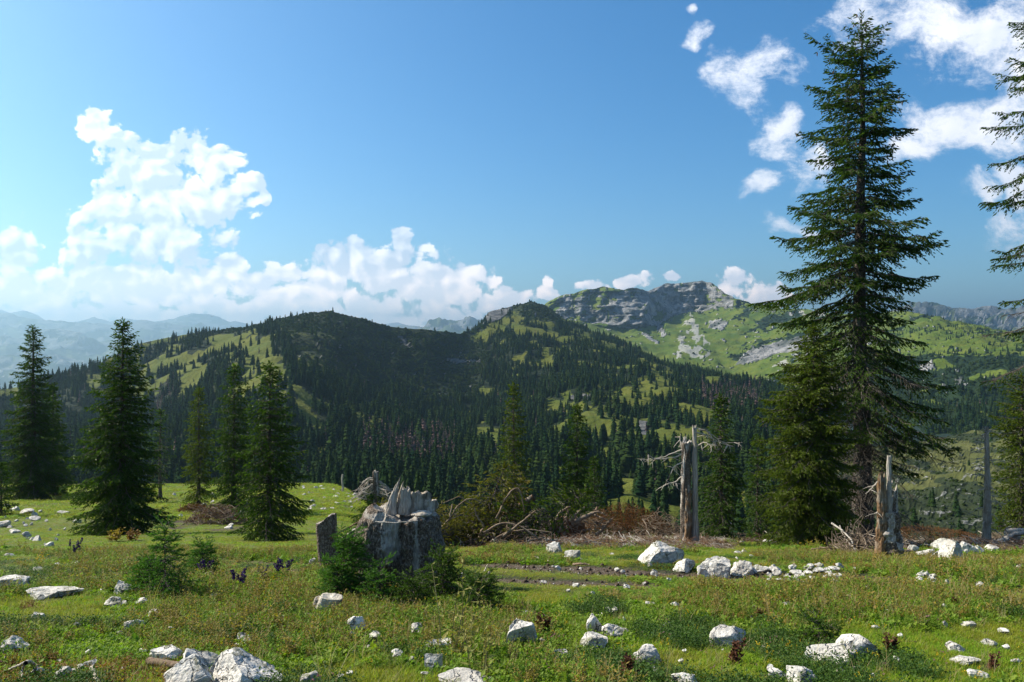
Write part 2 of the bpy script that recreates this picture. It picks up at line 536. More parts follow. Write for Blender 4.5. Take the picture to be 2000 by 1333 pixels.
# ------------------------------------------------------------------ land-cover masks on the hills
AB_MEADOW = [
    [(488, 655), (520, 648), (545, 690), (565, 735), (605, 785), (640, 850), (600, 855), (570, 800), (520, 755), (480, 700)],
    [(150, 740), (190, 705), (218, 700), (210, 735), (180, 770)], [(-100, 765), (30, 758), (40, 785), (-100, 800)],
    [(300, 690), (345, 668), (360, 680), (315, 705)], [(400, 660), (450, 648), (470, 660), (420, 690)],
    [(330, 720), (380, 700), (390, 715), (350, 740)], [(440, 690), (480, 690), (500, 740), (470, 740)],
    [(676, 800), (715, 780), (775, 838), (720, 850), (690, 830)], [(250, 755), (300, 740), (310, 760), (270, 780)],
    [(905, 668), (945, 632), (985, 618), (1010, 625), (970, 658), (925, 675)],
    [(1052, 640), (1095, 628), (1150, 652), (1155, 675), (1110, 672), (1070, 655)],
    [(1030, 690), (1060, 680), (1080, 720), (1050, 720)],
    [(1085, 785), (1200, 755), (1290, 725), (1415, 745), (1400, 820), (1350, 900), (1290, 960), (1220, 930), (1160, 870), (1110, 825)],
    [(1180, 965), (1430, 920), (1480, 1030), (1180, 1030)], [(1180, 900), (1240, 890), (1300, 960), (1220, 980)],
    [(900, 800), (960, 820), (1010, 900), (1010, 960), (965, 910)],
    [(1230, 690), (1300, 715), (1340, 755), (1280, 740)],
]
AB_SCRUB = [[(535, 628), (640, 595), (760, 625), (900, 640), (955, 690), (930, 760), (850, 790), (760, 770), (680, 750), (620, 735), (570, 690)],
            [(960, 600), (1040, 575), (1110, 610), (1080, 635), (1000, 612)], [(380, 650), (420, 638), (530, 625), (480, 650)]]
AB_ROCK = [[(938, 640), (958, 604), (1000, 596), (990, 616), (950, 632)], [(774, 655), (792, 656), (812, 688), (800, 686)], [(872, 699), (936, 702), (940, 710), (880, 708)],
           [(1112, 772), (1150, 770), (1160, 780), (1115, 782)], [(1248, 820), (1268, 822), (1266, 850), (1252, 848)]]


def soft_mask(H, polys, jitter=7.0, seed=0):
    jx = fbm(H.PX / 22, H.ROW / 11, oct=4, seed=seed) * jitter * 2
    jy = fbm(H.PX / 22, H.ROW / 11, oct=4, seed=seed + 7) * jitter
    m = np.zeros(H.PX.shape)
    for p in polys: m = np.maximum(m, in_poly(H.PX + jx, H.ROW + jy, p))
    return m


ab_meadow = soft_mask(AB, AB_MEADOW, 7, 1)
ab_meadow = np.maximum(ab_meadow, (fbm(AB.X / 34, AB.D / 34, oct=3, seed=77) > 0.31) & (AB.PX > 240) & (AB.ROW > 640))
ab_meadow = np.maximum(ab_meadow, (fbm(AB.X / 30, AB.D / 30, oct=3, seed=78) > 0.20) & (AB.PX > 260) & (AB.PX < 500) & (AB.ROW < 760))
ab_meadow = np.maximum(ab_meadow, (fbm(AB.X / 26, AB.D / 40, oct=3, seed=79) > -0.08) & (AB.PX > 1000) & (AB.PX < 1420) & (AB.ROW < 720))
ab_meadow = np.maximum(ab_meadow, (fbm(AB.X / 26, AB.D / 40, oct=3, seed=80) > 0.04) & (AB.PX > 1080) & (AB.PX < 1420) & (AB.ROW > 740))
ab_meadow = ab_meadow * (fbm(AB.X / 22, AB.D / 30, oct=3, seed=81) > -0.22)
ab_scrub = soft_mask(AB, AB_SCRUB, 8, 2)
ab_rock = soft_mask(AB, AB_ROCK, 4, 3)
ab_rock = np.maximum(ab_rock, (fbm(AB.PX / 9, AB.ROW / 6, oct=3, seed=12) > 0.58) * ab_scrub * (AB.PX > 560))

cd_cliff = ((CD.t > 0.655 + 0.03 * fbm(CD.PX / 20, CD.ROW / 20, oct=3, seed=3)) & (CD.PX > 1085) & (CD.PX < 1432)).astype(float)
cd_cliff *= ~in_poly(CD.PX, CD.ROW, [(1150, 566), (1190, 560), (1240, 566), (1200, 572)])
cd_cliff *= 1 - ((fbm(CD.PX / 10, CD.ROW / 12, oct=4, seed=14) > 0.18) & (CD.PX < 1190))
cd_cliff *= 1 - (fbm(CD.PX / 12, CD.ROW / 9, oct=4, seed=15) > 0.34)
CD_ROCK = [[(1384, 640), (1388, 627), (1405, 622), (1424, 630), (1412, 646)], [(1436, 712), (1455, 690), (1490, 674), (1550, 660), (1600, 655), (1600, 672), (1560, 684), (1500, 696), (1460, 712)],
           [(1282, 640), (1292, 634), (1302, 655), (1296, 660)], [(1252, 652), (1262, 650), (1288, 668), (1284, 676)],
           [(1640, 660), (1700, 655), (1720, 670), (1650, 680)], [(1790, 712), (1820, 706), (1830, 722), (1800, 726)], [(1860, 740), (1880, 738), (1890, 752), (1868, 752)]]
cd_rock = np.maximum(cd_cliff, soft_mask(CD, CD_ROCK, 3, 4))
cd_rock = np.maximum(cd_rock, (fbm(CD.PX / 7, CD.ROW / 3.5, oct=3, seed=16) > 0.56))
cd_scree = soft_mask(CD, [[(1316, 700), (1330, 640), (1346, 606), (1356, 620), (1385, 660), (1380, 700)], [(1500, 720), (1550, 690), (1600, 680), (1560, 710)], [(1530, 612), (1600, 600), (1620, 612), (1560, 625)]], 6, 5) * \
    (fbm(CD.PX / 8, CD.ROW / 10, oct=3, seed=18) > -0.05)
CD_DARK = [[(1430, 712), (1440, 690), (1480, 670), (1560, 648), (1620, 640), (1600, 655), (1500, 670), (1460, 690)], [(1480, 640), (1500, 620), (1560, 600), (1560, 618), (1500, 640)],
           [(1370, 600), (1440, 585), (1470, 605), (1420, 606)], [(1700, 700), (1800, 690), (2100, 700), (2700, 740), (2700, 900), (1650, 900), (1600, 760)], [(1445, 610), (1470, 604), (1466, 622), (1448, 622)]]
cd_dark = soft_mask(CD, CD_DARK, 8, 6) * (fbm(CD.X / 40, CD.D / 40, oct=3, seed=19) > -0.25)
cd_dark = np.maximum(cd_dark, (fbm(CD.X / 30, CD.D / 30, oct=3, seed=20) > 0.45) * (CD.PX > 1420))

# ------------------------------------------------------------------ land materials
def land_material(name, grass_a, grass_b, floor, rock_a, rock_b, rs=1.0, use=('meadow', 'rock', 'scree', 'dark')):
    m, N, b = mat(name)
    pos = N.geo('Position')
    n1 = N.noise(pos, 0.02 * rs, 6, 0.65)
    n2 = N.noise(pos, 0.25 * rs, 4, 0.6)
    g = N.mix(N.smooth(n1, 0.35, 0.65), grass_a, grass_b)
    g = N.mix(N.m('MULTIPLY', N.smooth(n2, 0.45, 0.75), 0.5), g, tuple(c * 1.5 for c in grass_a))
    base = N.mix(N.smooth(N.attr('meadow'), 0.25, 0.6), floor, g) if 'meadow' in use else g
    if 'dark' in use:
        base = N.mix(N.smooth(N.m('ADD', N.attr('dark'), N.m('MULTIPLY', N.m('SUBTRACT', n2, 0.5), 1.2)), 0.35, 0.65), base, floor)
    rz = N.vm('MULTIPLY', pos, (1.0, 1.0, 0.3))
    rn = N.noise(rz, 0.06 * rs, 7, 0.72)
    rn2 = N.noise(rz, 0.012 * rs, 4, 0.6)
    rc = N.mix(N.smooth(rn, 0.35, 0.66), rock_a, rock_b)
    rc = N.mix(N.m('MULTIPLY', N.smooth(rn2, 0.52, 0.62), 0.5), rc, floor)
    if 'scree' in use:
        base = N.mix(N.m('MULTIPLY', N.smooth(N.m('ADD', N.attr('scree'), N.m('MULTIPLY', N.m('SUBTRACT', n2, 0.5), 1.6)), 0.5, 0.9), 0.75), base, tuple(c * 0.9 for c in rock_b))
    base = N.mix(N.smooth(N.m('ADD', N.attr('rock'), N.m('MULTIPLY', N.m('SUBTRACT', n2, 0.5), 1.0)), 0.45, 0.65), base, rc)
    N.put(b.inputs['Base Color'], base)
    h = N.m('ADD', N.m('MULTIPLY', rn, N.m('MULTIPLY', N.attr('rock'), 6.0)), n2)
    N.put(b.inputs['Normal'], N.bump(h, 0.8, 2.5 / rs))
    b.inputs['Specular IOR Level'].default_value = 0.1
    return m


M_AB = land_material('hillside_cover', (0.060, 0.078, 0.010), (0.095, 0.10, 0.015), (0.012, 0.020, 0.008), (0.07, 0.075, 0.08), (0.20, 0.195, 0.19))
M_CD = land_material('mountain_cover', (0.055, 0.09, 0.010), (0.105, 0.125, 0.018), (0.014, 0.028, 0.010), (0.10, 0.105, 0.11), (0.36, 0.35, 0.34))
M_FAR = land_material('distant_cover', (0.05, 0.07, 0.02), (0.08, 0.09, 0.04), (0.02, 0.035, 0.015), (0.13, 0.14, 0.14), (0.24, 0.24, 0.24), rs=0.2, use=('meadow', 'rock', 'dark'))
M_RM = land_material('rocky_meadow_cover', (0.06, 0.068, 0.02), (0.09, 0.092, 0.03), (0.025, 0.034, 0.014), (0.17, 0.17, 0.165), (0.32, 0.31, 0.30), rs=2.5)

ZZ = np.zeros_like
AB.build(M_AB, {'meadow': ab_meadow, 'rock': ab_rock, 'scree': ZZ(ab_rock), 'dark': ab_scrub * 0.6})
CD.build(M_CD, {'meadow': np.ones_like(CD.PX), 'rock': cd_rock, 'scree': cd_scree, 'dark': cd_dark})
rm_rock = np.clip(fbm(RM.X / 5, RM.D / 7, oct=4, seed=44, gain=.7) * 1.6, 0, 0.55)
rm_dark = ((fbm(RM.X / 18, RM.D / 18, oct=3, seed=45) > 0.15) | (RM.ROW > 985)).astype(float)
RM.build(M_RM, {'meadow': np.ones_like(RM.PX), 'rock': rm_rock, 'scree': ZZ(rm_rock), 'dark': rm_dark})
for k, R in enumerate(FAR):
    rk = (fbm(R.X / (R.D * 0.012), R.Z / (R.D * 0.004), oct=4, seed=200 + k) + (R.t - 0.55) * 1.3 > 0.25).astype(float)
    R.build(M_FAR, {'meadow': (fbm(R.X / (R.D * 0.02), R.D / (R.D * 0.02), oct=3, seed=210 + k) > 0).astype(float), 'rock': rk, 'dark': ZZ(rk)})

# the land under and between the mountains, out to the horizon
ang = np.linspace(0, 2 * math.pi, 65)[:-1]
fl = np.concatenate([np.stack([np.cos(ang) * r, np.sin(ang) * r, np.full(64, -560.0)], 1) for r in (10, 3000, 12000, 24000)])
ff = np.concatenate([np.stack([k * 64 + np.arange(64), (k + 1) * 64 + np.arange(64), (k + 1) * 64 + (np.arange(64) + 1) % 64, k * 64 + (np.arange(64) + 1) % 64], 1) for k in range(3)])
add('valley_floor', new_mesh('valley_floor', fl, ff, (M_FAR,)), kind='structure')

# ------------------------------------------------------------------ haze: one box of thin air round everything
hm = bpy.data.materials.new('haze_air')
hm.use_nodes = True
ht = hm.node_tree
ht.nodes.clear()
ho = ht.nodes.new('ShaderNodeOutputMaterial')
pv = ht.nodes.new('ShaderNodeVolumePrincipled')
pv.inputs['Color'].default_value = (0.52, 0.80, 1.0, 1)
pv.inputs['Density'].default_value = 1.0e-4
pv.inputs['Anisotropy'].default_value = 0.66
pv.inputs['Density Attribute'].default_value = ''
pv.inputs['Temperature Attribute'].default_value = ''
ht.links.new(pv.outputs[0], ho.inputs['Volume'])
bx = 26000.0
hv = [(sx * bx, sy * bx, z) for z in (-562.0, 860.0) for sx, sy in ((-1, -1), (1, -1), (1, 1), (-1, 1))]
hf = [(0, 3, 2, 1), (4, 5, 6, 7), (0, 1, 5, 4), (1, 2, 6, 5), (2, 3, 7, 6), (3, 0, 4, 7)]
add('haze', new_mesh('haze', hv, np.array(hf), (hm,)), kind='stuff')

# ------------------------------------------------------------------ near ground: alpine pasture
_GD = np.array([3, 5, 7, 9, 12, 16, 22, 28, 32, 36, 45, 55, 70, 90, 110, 140, 200.0])
_R_mid = np.array([1640, 1333, 1225, 1158, 1112, 1087, 1072, 1063, 1060, 1059, 1066, 1078, 1100, 1130, 1160, 1200, 1260.0])
_R_left = np.array([1640, 1333, 1225, 1162, 1118, 1090, 1066, 1052, 1043, 1030, 1000, 982, 962, 948, 948, 985, 1180.0])
_R_right = np.array([1640, 1333, 1225, 1158, 1116, 1094, 1080, 1070, 1067, 1066, 1070, 1080, 1100, 1130, 1160, 1200, 1260.0])


def _zt(rows): return -(rows - HZ) / F * _GD


_ZL, _ZM, _ZR = _zt(_R_left), _zt(_R_mid), _zt(_R_right)


def ground_base(x, y):
    x, y = np.broadcast_arrays(np.asarray(x, float), np.asarray(y, float))
    yy = np.maximum(y, 5.0)
    px = 1000 + F * x / (np.maximum(y, 6.0) + 0.0)
    wl = np.clip((900 - px) / 260, 0, 1); wl = wl * wl * (3 - 2 * wl)
    wr = np.clip((px - 1300) / 300, 0, 1)
    ld = np.log(yy)
    zl, zm, zr = [np.interp(ld, np.log(_GD), t) for t in (_ZL, _ZM, _ZR)]
    z = zm * (1 - wr) + zr * wr
    z = z * (1 - wl) + zl * wl
    z = np.where(y < 5.0, z + (5.0 - y) * 0.13, z)
    # a little shoulder near the fir at the left edge
    return z


def ground_z(x, y):
    x, y = np.broadcast_arrays(np.asarray(x, float), np.asarray(y, float))
    n = fbm(x / 5.0, y / 5.0, oct=3, seed=301) * 0.10 + fbm(x / 0.9, y / 0.9, oct=3, seed=302) * 0.035 + fbm(x / 14, y / 14, oct=2, seed=303) * 0.16 * np.clip(y / 20, 0.2, 1)
    a = rut(x, y)
    return ground_base(x, y) + n * np.clip(0.6 + y * 0.02, 0, 1.6) - 0.09 * a


def rut(x, y):
    """two wheel ruts of the forest track crossing the pasture"""
    px = 1000 + F * x / np.maximum(y, 3.0)
    w = fbm(x / 1.3, y * 0 + 3.0, oct=3, seed=310) * 0.22
    # depth of each rut along the picture's width (metres)
    y1 = np.interp(px, [300, 560, 640, 900, 1000, 1150, 1300, 1450, 1600, 1750, 1950, 2300], [15.5, 14.5, 13.5, 12.6, 12.3, 11.6, 11.0, 10.8, 11.2, 11.2, 9.6, 9.0]) + w
    y2 = np.interp(px, [300, 560, 900, 1000, 1150, 1300, 2300], [12.5, 11.8, 10.4, 10.2, 9.9, 9.4, 8.2]) + w
    g1 = np.exp(-((y - y1) / 0.55) ** 2)
    g2 = np.exp(-((y - y2) / 0.36) ** 2) * np.clip((1330 - px) / 100, 0, 1)
    fade = np.clip((px - 860) / 60, 0, 1) + 0.9 * np.clip((640 - px) / 40, 0, 1) * np.clip((px - 420) / 60, 0, 1)
    br = 0.55 + 0.9 * fbm(x / 0.8, y / 0.6, oct=3, seed=311)
    return np.clip((g1 + g2) * np.clip(fade, 0, 1) * np.clip(br + np.where(px < 1700, .35, -.1), 0, 1), 0, 1)


def pg(px, row, dmin=4.0, dmax=140.0):
    """first ground point seen at a photo position, scanning outward"""
    d = np.concatenate([np.arange(dmin, 30, 0.03), np.arange(30, dmax, 0.15)])
    x = (px - 1000) / F * d
    r = HZ - ground_z(x, d) / d * F
    k = np.where(r <= row)[0]
    i = k[0] if len(k) else int(np.argmin(r))
    return float(x[i]), float(d[i]), float(ground_z(x[i], d[i]))


_uu = np.concatenate([np.linspace(-2.6, -0.72, 50)[:-1], np.linspace(-0.72, 0.72, 520), np.linspace(0.72, 2.6, 50)[1:]])
_yy = np.concatenate([np.linspace(-2.5, 3.5, 20), np.geomspace(3.7, 34, 240), np.geomspace(34.3, 200, 70)])
_GX = _uu[:, None] * (_yy[None, :] + 3.2)
_GY = np.repeat(_yy[None, :], len(_uu), 0)
_GZ = ground_z(_GX, _GY)

mg, N, b = mat('pasture_soil')
pos = N.geo('Position')
n1 = N.noise(pos, 0.7, 6, 0.65)
n2 = N.noise(pos, 6.0, 5, 0.65)
n3 = N.noise(pos, 30.0, 3, 0.6)
c = N.mix(N.smooth(n1, 0.35, 0.65), (0.026, 0.034, 0.009), (0.045, 0.045, 0.014))
turf_c = N.mix(N.smooth(n1, 0.35, 0.65), (0.075, 0.10, 0.012), (0.11, 0.12, 0.018))
c = N.mix(N.attr('turf'), c, turf_c)
c = N.mix(N.m('MULTIPLY', N.smooth(n2, 0.5, 0.7), 0.6), c, (0.07, 0.06, 0.022))
soil = N.mix(N.smooth(n3, 0.4, 0.65), (0.045, 0.028, 0.016), (0.12, 0.095, 0.068))
c = N.mix(N.smooth(N.m('ADD', N.attr('rut'), N.m('MULTIPLY', N.m('SUBTRACT', n2, 0.5), 0.8)), 0.25, 0.5), c, soil)
litter = N.mix(N.smooth(n3, 0.4, 0.7), (0.035, 0.024, 0.016), (0.11, 0.08, 0.055))
c = N.mix(N.smooth(N.m('ADD', N.attr('litter'), N.m('MULTIPLY', N.m('SUBTRACT', n2, 0.5), 1.0)), 0.35, 0.6), c, litter)
N.put(b.inputs['Base Color'], c)
N.put(b.inputs['Normal'], N.bump(N.m('ADD', n2, N.m('MULTIPLY', n3, 0.5)), 0.9, 0.06))
M_GROUND = mg


def litter_mask(x, y):
    """brush and bark litter of the felling, along the brow of the pasture"""
    px = 1000 + F * x / np.maximum(y, 3.0)
    n = fbm(x / 2.0, y / 2.0, oct=3, seed=320)
    m = (px > 830) & (y > 17.5 + 2.5 * n + np.where(px > 1350, 5, 0) + np.where((px > 1430) & (px < 1660), 9, 0)) & (y < 60) & (n > -0.35)
    m2 = (px > 330) & (px < 480) & (y > 29) & (y < 42)
    return np.clip(m * 1.0 + m2 * np.clip(n + .6, 0, 1), 0, 1)


gme = new_mesh('pasture_ground', np.stack([_GX, _GY, _GZ], -1).reshape(-1, 3), grid_faces(len(_uu), len(_yy)), (M_GROUND,), smooth=True)
set_attr(gme, 'rut', rut(_GX, _GY))
set_attr(gme, 'turf', np.clip((_GY - 12) / 8, 0, 1))
set_attr(gme, 'litter', litter_mask(_GX, _GY))
add('pasture_ground', gme, kind='structure')

# ------------------------------------------------------------------ distant spruces
def foliage_material(name, a, b_, c_, trans=0.25, hue_obj=0.3, matte=False):
    m = bpy.data.materials.new(name)
    m.use_nodes = True
    t = m.node_tree; t.nodes.clear()
    N = NT(t)
    out = t.nodes.new('ShaderNodeOutputMaterial')
    r = t.nodes.new('ShaderNodeNewGeometry').outputs['Random Per Island']
    oi = t.nodes.new('ShaderNodeObjectInfo').outputs['Random']
    col = N.mix(r, a, b_)
    col = N.mix(N.m('MULTIPLY', oi, hue_obj), col, c_)
    d = t.nodes.new('ShaderNodeBsdfDiffuse' if matte else 'ShaderNodeBsdfPrincipled')
    if matte:
        N.put(d.inputs['Color'], col)
    else:
        d.inputs['Roughness'].default_value = 0.6
        d.inputs['Specular IOR Level'].default_value = 0.15
        N.put(d.inputs['Base Color'], col)
    tr = t.nodes.new('ShaderNodeBsdfTranslucent')
    N.put(tr.inputs['Color'], N.mix(1.0, col, (1.5, 1.7, 0.7), 'MULTIPLY'))
    mx = t.nodes.new('ShaderNodeMixShader')
    mx.inputs[0].default_value = trans
    t.links.new(d.outputs[0], mx.inputs[1]); t.links.new(tr.outputs[0], mx.inputs[2])
    t.links.new(mx.outputs[0], out.inputs['Surface'])
    return m


M_FARNEEDLE = foliage_material('far_needles', (0.008, 0.022, 0.010), (0.017, 0.037, 0.013), (0.030, 0.048, 0.012), 0.06, 0.8, True)
M_LARCH = foliage_material('far_larch', (0.018, 0.038, 0.009), (0.032, 0.055, 0.012), (0.045, 0.06, 0.015), 0.1, 0.6, True)
M_DEADFAR = foliage_material('far_dead_wood', (0.09, 0.055, 0.05), (0.12, 0.08, 0.075), (0.13, 0.10, 0.095), 0.0, 0.6, True)
M_FARBARK, N, b = mat('far_bark')
b.inputs['Base Color'].default_value = (0.035, 0.028, 0.022, 1)
M_SCRUB = foliage_material('scrub_leaf', (0.016, 0.032, 0.009), (0.028, 0.046, 0.012), (0.04, 0.058, 0.014), 0.1, 0.7, True)


def low_spruce(tiers, per, seed, slim=0.20, ragged=0.3, bare=0.06):
    """unit-high spruce crown of drooping pointed sprays"""
    r = np.random.default_rng(seed)
    V, Fc = [], []
    for k in range(tiers):
        f = k / (tiers - 1)
        z = bare + (1 - bare) * f ** 0.92
        rad = slim * (1 - f) ** 0.85 * (1 + 0.1 * math.sin(k * 2.1)) + 0.012
        n = max(3, int(per * (0.45 + 0.55 * (1 - f))))
        a0 = r.random() * 7
        for i in range(n):
            a = a0 + (i + r.uniform(-0.35, 0.35)) * 2 * math.pi / n
            L = rad * r.uniform(1 - ragged, 1 + ragged * 0.6)
            wd = 2 * math.pi * L / n * 0.62 + 0.006
            zz = z + r.uniform(-0.5, 0.5) / tiers
            dr = 0.55 * L + 0.02
            ca, sa = math.cos(a), math.sin(a)
            base = len(V)
            top = (0.0, 0.0, min(zz + 0.035 + 0.25 * rad, 1.0))
            m1 = (ca * L * 0.62 - sa * wd, sa * L * 0.62 + ca * wd, zz - dr * 0.45)
            m2 = (ca * L * 0.62 + sa * wd, sa * L * 0.62 - ca * wd, zz - dr * 0.45)
            tip = (ca * L, sa * L, zz - dr * 0.55)
            V += [top, m1, tip, m2]
            Fc += [(base, base + 1, base + 2), (base, base + 2, base + 3)]
    return np.array(V), np.array(Fc)


def low_trunk(h, r0=0.013, n=5):
    a = np.arange(n) * 2 * math.pi / n
    V = np.concatenate([np.stack([np.cos(a) * r0, np.sin(a) * r0, np.zeros(n)], 1), [[0, 0, h]]])
    return V, np.array([(i, (i + 1) % n, n) for i in range(n)])


def merged_low(seed, tiers, per, material, slim, bare):
    v1, f1 = low_spruce(tiers, per, seed, slim, bare=bare)
    v2, f2 = low_trunk(0.9)
    me = new_mesh('far_spruce', np.concatenate([v1, v2]), np.concatenate([f1, f2 + len(v1)]), (material, M_FARBARK),
                  mat_idx=np.concatenate([np.zeros(len(f1)), np.ones(len(f2))]))
    return me


def scrub_mesh(seed, n=70):
    r = np.random.default_rng(seed)
    d = r.normal(size=(n, 3)); d[:, 2] = np.abs(d[:, 2]); d /= np.linalg.norm(d, axis=1)[:, None]
    c = d * (0.5, 0.5, 0.42) * r.uniform(0.6, 1.0, (n, 1))
    t = np.cross(d, (0, 0, 1.0)) + 1e-3; t /= np.linalg.norm(t, axis=1)[:, None]
    s = np.cross(d, t)
    w = r.uniform(0.1, 0.2, (n, 1))
    V = np.stack([c + t * w, c + s * w * 0.8 + d * w * 0.6, c - t * w, c - s * w], 1).reshape(-1, 3)
    i = np.arange(n)[:, None] * 4
    return new_mesh('scrub', V, i + np.array([[0, 1, 2, 3]]), (M_SCRUB,))


def scatter_object(name, pts, scale, protos, rng, tilt=0.0, kind='stuff', nonuni=None, pick=None):
    """one object whose geometry nodes set the protos on given points"""
    me = bpy.data.meshes.new(name)
    n = len(pts)
    me.vertices.add(n)
    me.vertices.foreach_set('co', np.asarray(pts, np.float32).ravel())
    rot = np.zeros((n, 3), np.float32); rot[:, 2] = rng.random(n) * 6.283
    if tilt: rot[:, :2] = rng.normal(0, tilt, (n, 2))
    sc = np.asarray(scale, np.float32)
    if sc.ndim == 1: sc = np.repeat(sc[:, None], 3, 1)
    if nonuni is not None: sc = sc * np.asarray(nonuni, np.float32)
    for nm, arr in (('rot', rot), ('siz', sc)):
        a = me.attributes.new(nm, 'FLOAT_VECTOR', 'POINT'); a.data.foreach_set('vector', arr.ravel())
    a = me.attributes.new('pick', 'INT', 'POINT')
    a.data.foreach_set('value', (rng.integers(0, len(protos), n) if pick is None else np.asarray(pick)).astype(np.int32))
    o = add(name, me, kind=kind)
    g = bpy.data.node_groups.new(name + '_scatter', 'GeometryNodeTree')
    g.interface.new_socket('Geometry', in_out='INPUT', socket_type='NodeSocketGeometry')
    g.interface.new_socket('Geometry', in_out='OUTPUT', socket_type='NodeSocketGeometry')
    gi, go = g.nodes.new('NodeGroupInput'), g.nodes.new('NodeGroupOutput')

    def named(nm, ty):
        q = g.nodes.new('GeometryNodeInputNamedAttribute'); q.data_type = ty; q.inputs[0].default_value = nm
        return q.outputs[0]
    join = g.nodes.new('GeometryNodeJoinGeometry')
    pickv = named('pick', 'INT')
    for k, p in enumerate(protos):
        po = bpy.data.objects.new('scatter_source', p)
        oi = g.nodes.new('GeometryNodeObjectInfo'); oi.inputs['Object'].default_value = po
        ip = g.nodes.new('GeometryNodeInstanceOnPoints')
        cmp_ = g.nodes.new('FunctionNodeCompare'); cmp_.data_type = 'INT'; cmp_.operation = 'EQUAL'
        g.links.new(pickv, cmp_.inputs[2]); cmp_.inputs[3].default_value = k
        g.links.new(gi.outputs[0], ip.inputs['Points'])
        g.links.new(cmp_.outputs[0], ip.inputs['Selection'])
        g.links.new(oi.outputs['Geometry'], ip.inputs['Instance'])
        e2r = g.nodes.new('FunctionNodeEulerToRotation')
        g.links.new(named('rot', 'FLOAT_VECTOR'), e2r.inputs[0])
        g.links.new(e2r.outputs[0], ip.inputs['Rotation'])
        g.links.new(named('siz', 'FLOAT_VECTOR'), ip.inputs['Scale'])
        g.links.new(ip.outputs[0], join.inputs[0])
    g.links.new(join.outputs[0], go.inputs[0])
    md = o.modifiers.new('scatter', 'NODES'); md.node_group = g
    return o


rng = np.random.default_rng(11)
farp = [merged_low(s, 15, 8, M_FARNEEDLE, sl, br) for s, sl, br in ((1, 0.17, .04), (2, 0.20, .03), (3, 0.15, .12), (4, 0.22, .02))]
larchp = [merged_low(s, 10, 6, M_LARCH, sl, .08) for s, sl in ((5, 0.22), (6, 0.26))]
deadp = [merged_low(s, 9, 4, M_DEADFAR, sl, .1) for s, sl in ((7, 0.08), (8, 0.10))]

# density of trees per square metre over each hill
wAB = np.where(ab_meadow > 0.5, 0.0024, 0.056)
wAB = np.where(ab_scrub > 0.5, np.where(ab_meadow > .5, 0.001, 0.0025), wAB)
wAB = np.where((AB.PX > 980) & (AB.PX < 1300) & (AB.ROW < 720) & (ab_meadow < .5), wAB * 0.7, wAB)
wAB = np.where(ab_rock > 0.5, 0.0004, wAB)
wAB *= np.clip(1.15 + 1.2 * fbm(AB.X / 30, AB.D / 30, oct=3, seed=401), 0.2, 2)
wAB = np.where((AB.t > 0.985) & (AB.PX > 500) & (AB.PX < 900), 0, wAB)
wAB = np.where((AB.PX < -450) | (AB.PX > 1680), 0, wAB)
tAB = AB.sample(None, wAB, rng)
dens = np.clip(fbm(CD.X / 60, CD.D / 60, oct=3, seed=402) + 0.1, 0, 1)
wCD = np.where((CD.PX > 1690) & (CD.ROW < 720), 0.006 * dens * 3 + 0.0005, 0.0)
wCD = np.where((CD.PX > 1400) & (CD.PX <= 1690) & (CD.ROW < 730), 0.0016 * dens, wCD)
wCD = np.where(cd_dark > 0.5, np.where(CD.ROW > 760, 0.03, 0.006), wCD)
wCD = np.where((CD.ROW > 770), 0.028, wCD)
wCD = np.where((CD.t > 0.9) & (CD.PX > 1440), wCD + 0.004, wCD)
wCD = np.where((CD.PX > 1085) & (CD.PX < 1432) & (CD.t > .6), 0.0, wCD)
tCD = CD.sample(None, wCD, rng)
wRM = np.where(RM.ROW > 985, 0.02, 0.0016) * np.clip(fbm(RM.X / 20, RM.D / 20, oct=2, seed=403) + 0.4, 0, 1)
tRM = RM.sample(None, wRM, rng)
PT = np.concatenate([tAB, tCD, tRM])
HT = np.clip(rng.normal(8.8, 3.0, len(PT)), 4, 20)
HT = np.where(np.arange(len(PT)) >= len(tAB), HT * np.where(np.arange(len(PT)) >= len(tAB) + len(tCD), 0.62, 0.95), HT)
HT *= np.clip(1.2 - PT[:, 1] / 2400.0, 0.5, 1.1)
HT *= np.where((PT[:, 1] > 650) & (PT[:, 0] < -0.27 * PT[:, 1]), 0.82, 1.0)
PT[:, 2] -= 0.4
# what of them stands above the brow of the pasture
ppx = 1000 + F * PT[:, 0] / PT[:, 1]
prow_top = HZ - (PT[:, 2] + HT) / PT[:, 1] * F
brow = np.interp(ppx, [-1000, 0, 300, 620, 700, 850, 950, 1200, 1340, 2000, 3000], [960, 950, 940, 945, 985, 1040, 1040, 1035, 1050, 1055, 1055])
infr = (ppx > -20) & (ppx < 2020) & (prow_top < brow - 10)
size = HT / PT[:, 1]
size = np.where(infr, size, 0)
kind_r = rng.random(len(PT))
tpx, trow = ppx, HZ - PT[:, 2] / PT[:, 1] * F
deadz = ((np.abs(tpx - 800) < 90) & (np.abs(trow - 880) < 35)) | ((np.abs(tpx - 330) < 30) & (np.abs(trow - 770) < 30)) | ((np.abs(tpx - 1430) < 60) & (np.abs(trow - 780) < 30))
isdead = kind_r < np.where(deadz, 0.45, 0.012)
larz = np.clip(fbm(PT[:, 0] / 60, PT[:, 1] / 60, oct=2, seed=404) + 0.05, 0, 1) * ((tpx > 600) | (trow > 800))
islarch = (~isdead) & (rng.random(len(PT)) < larz * 0.9)
order = np.argsort(-size)
picked = order[:300]
rest = np.ones(len(PT), bool); rest[picked] = False
sel = rest & ~isdead & ~islarch
print('far trees', len(PT), 'AB', len(tAB), 'CD', len(tCD), 'RM', len(tRM))
scatter_object('spruce_forest', PT[sel], HT[sel], farp, rng, 0.02, nonuni=np.stack([rng.uniform(.85, 1.5, sel.sum())] * 2 + [np.ones(sel.sum())], 1))
sel = rest & islarch
scatter_object('larch_forest', PT[sel], HT[sel] * 0.85, larchp, rng, 0.02)
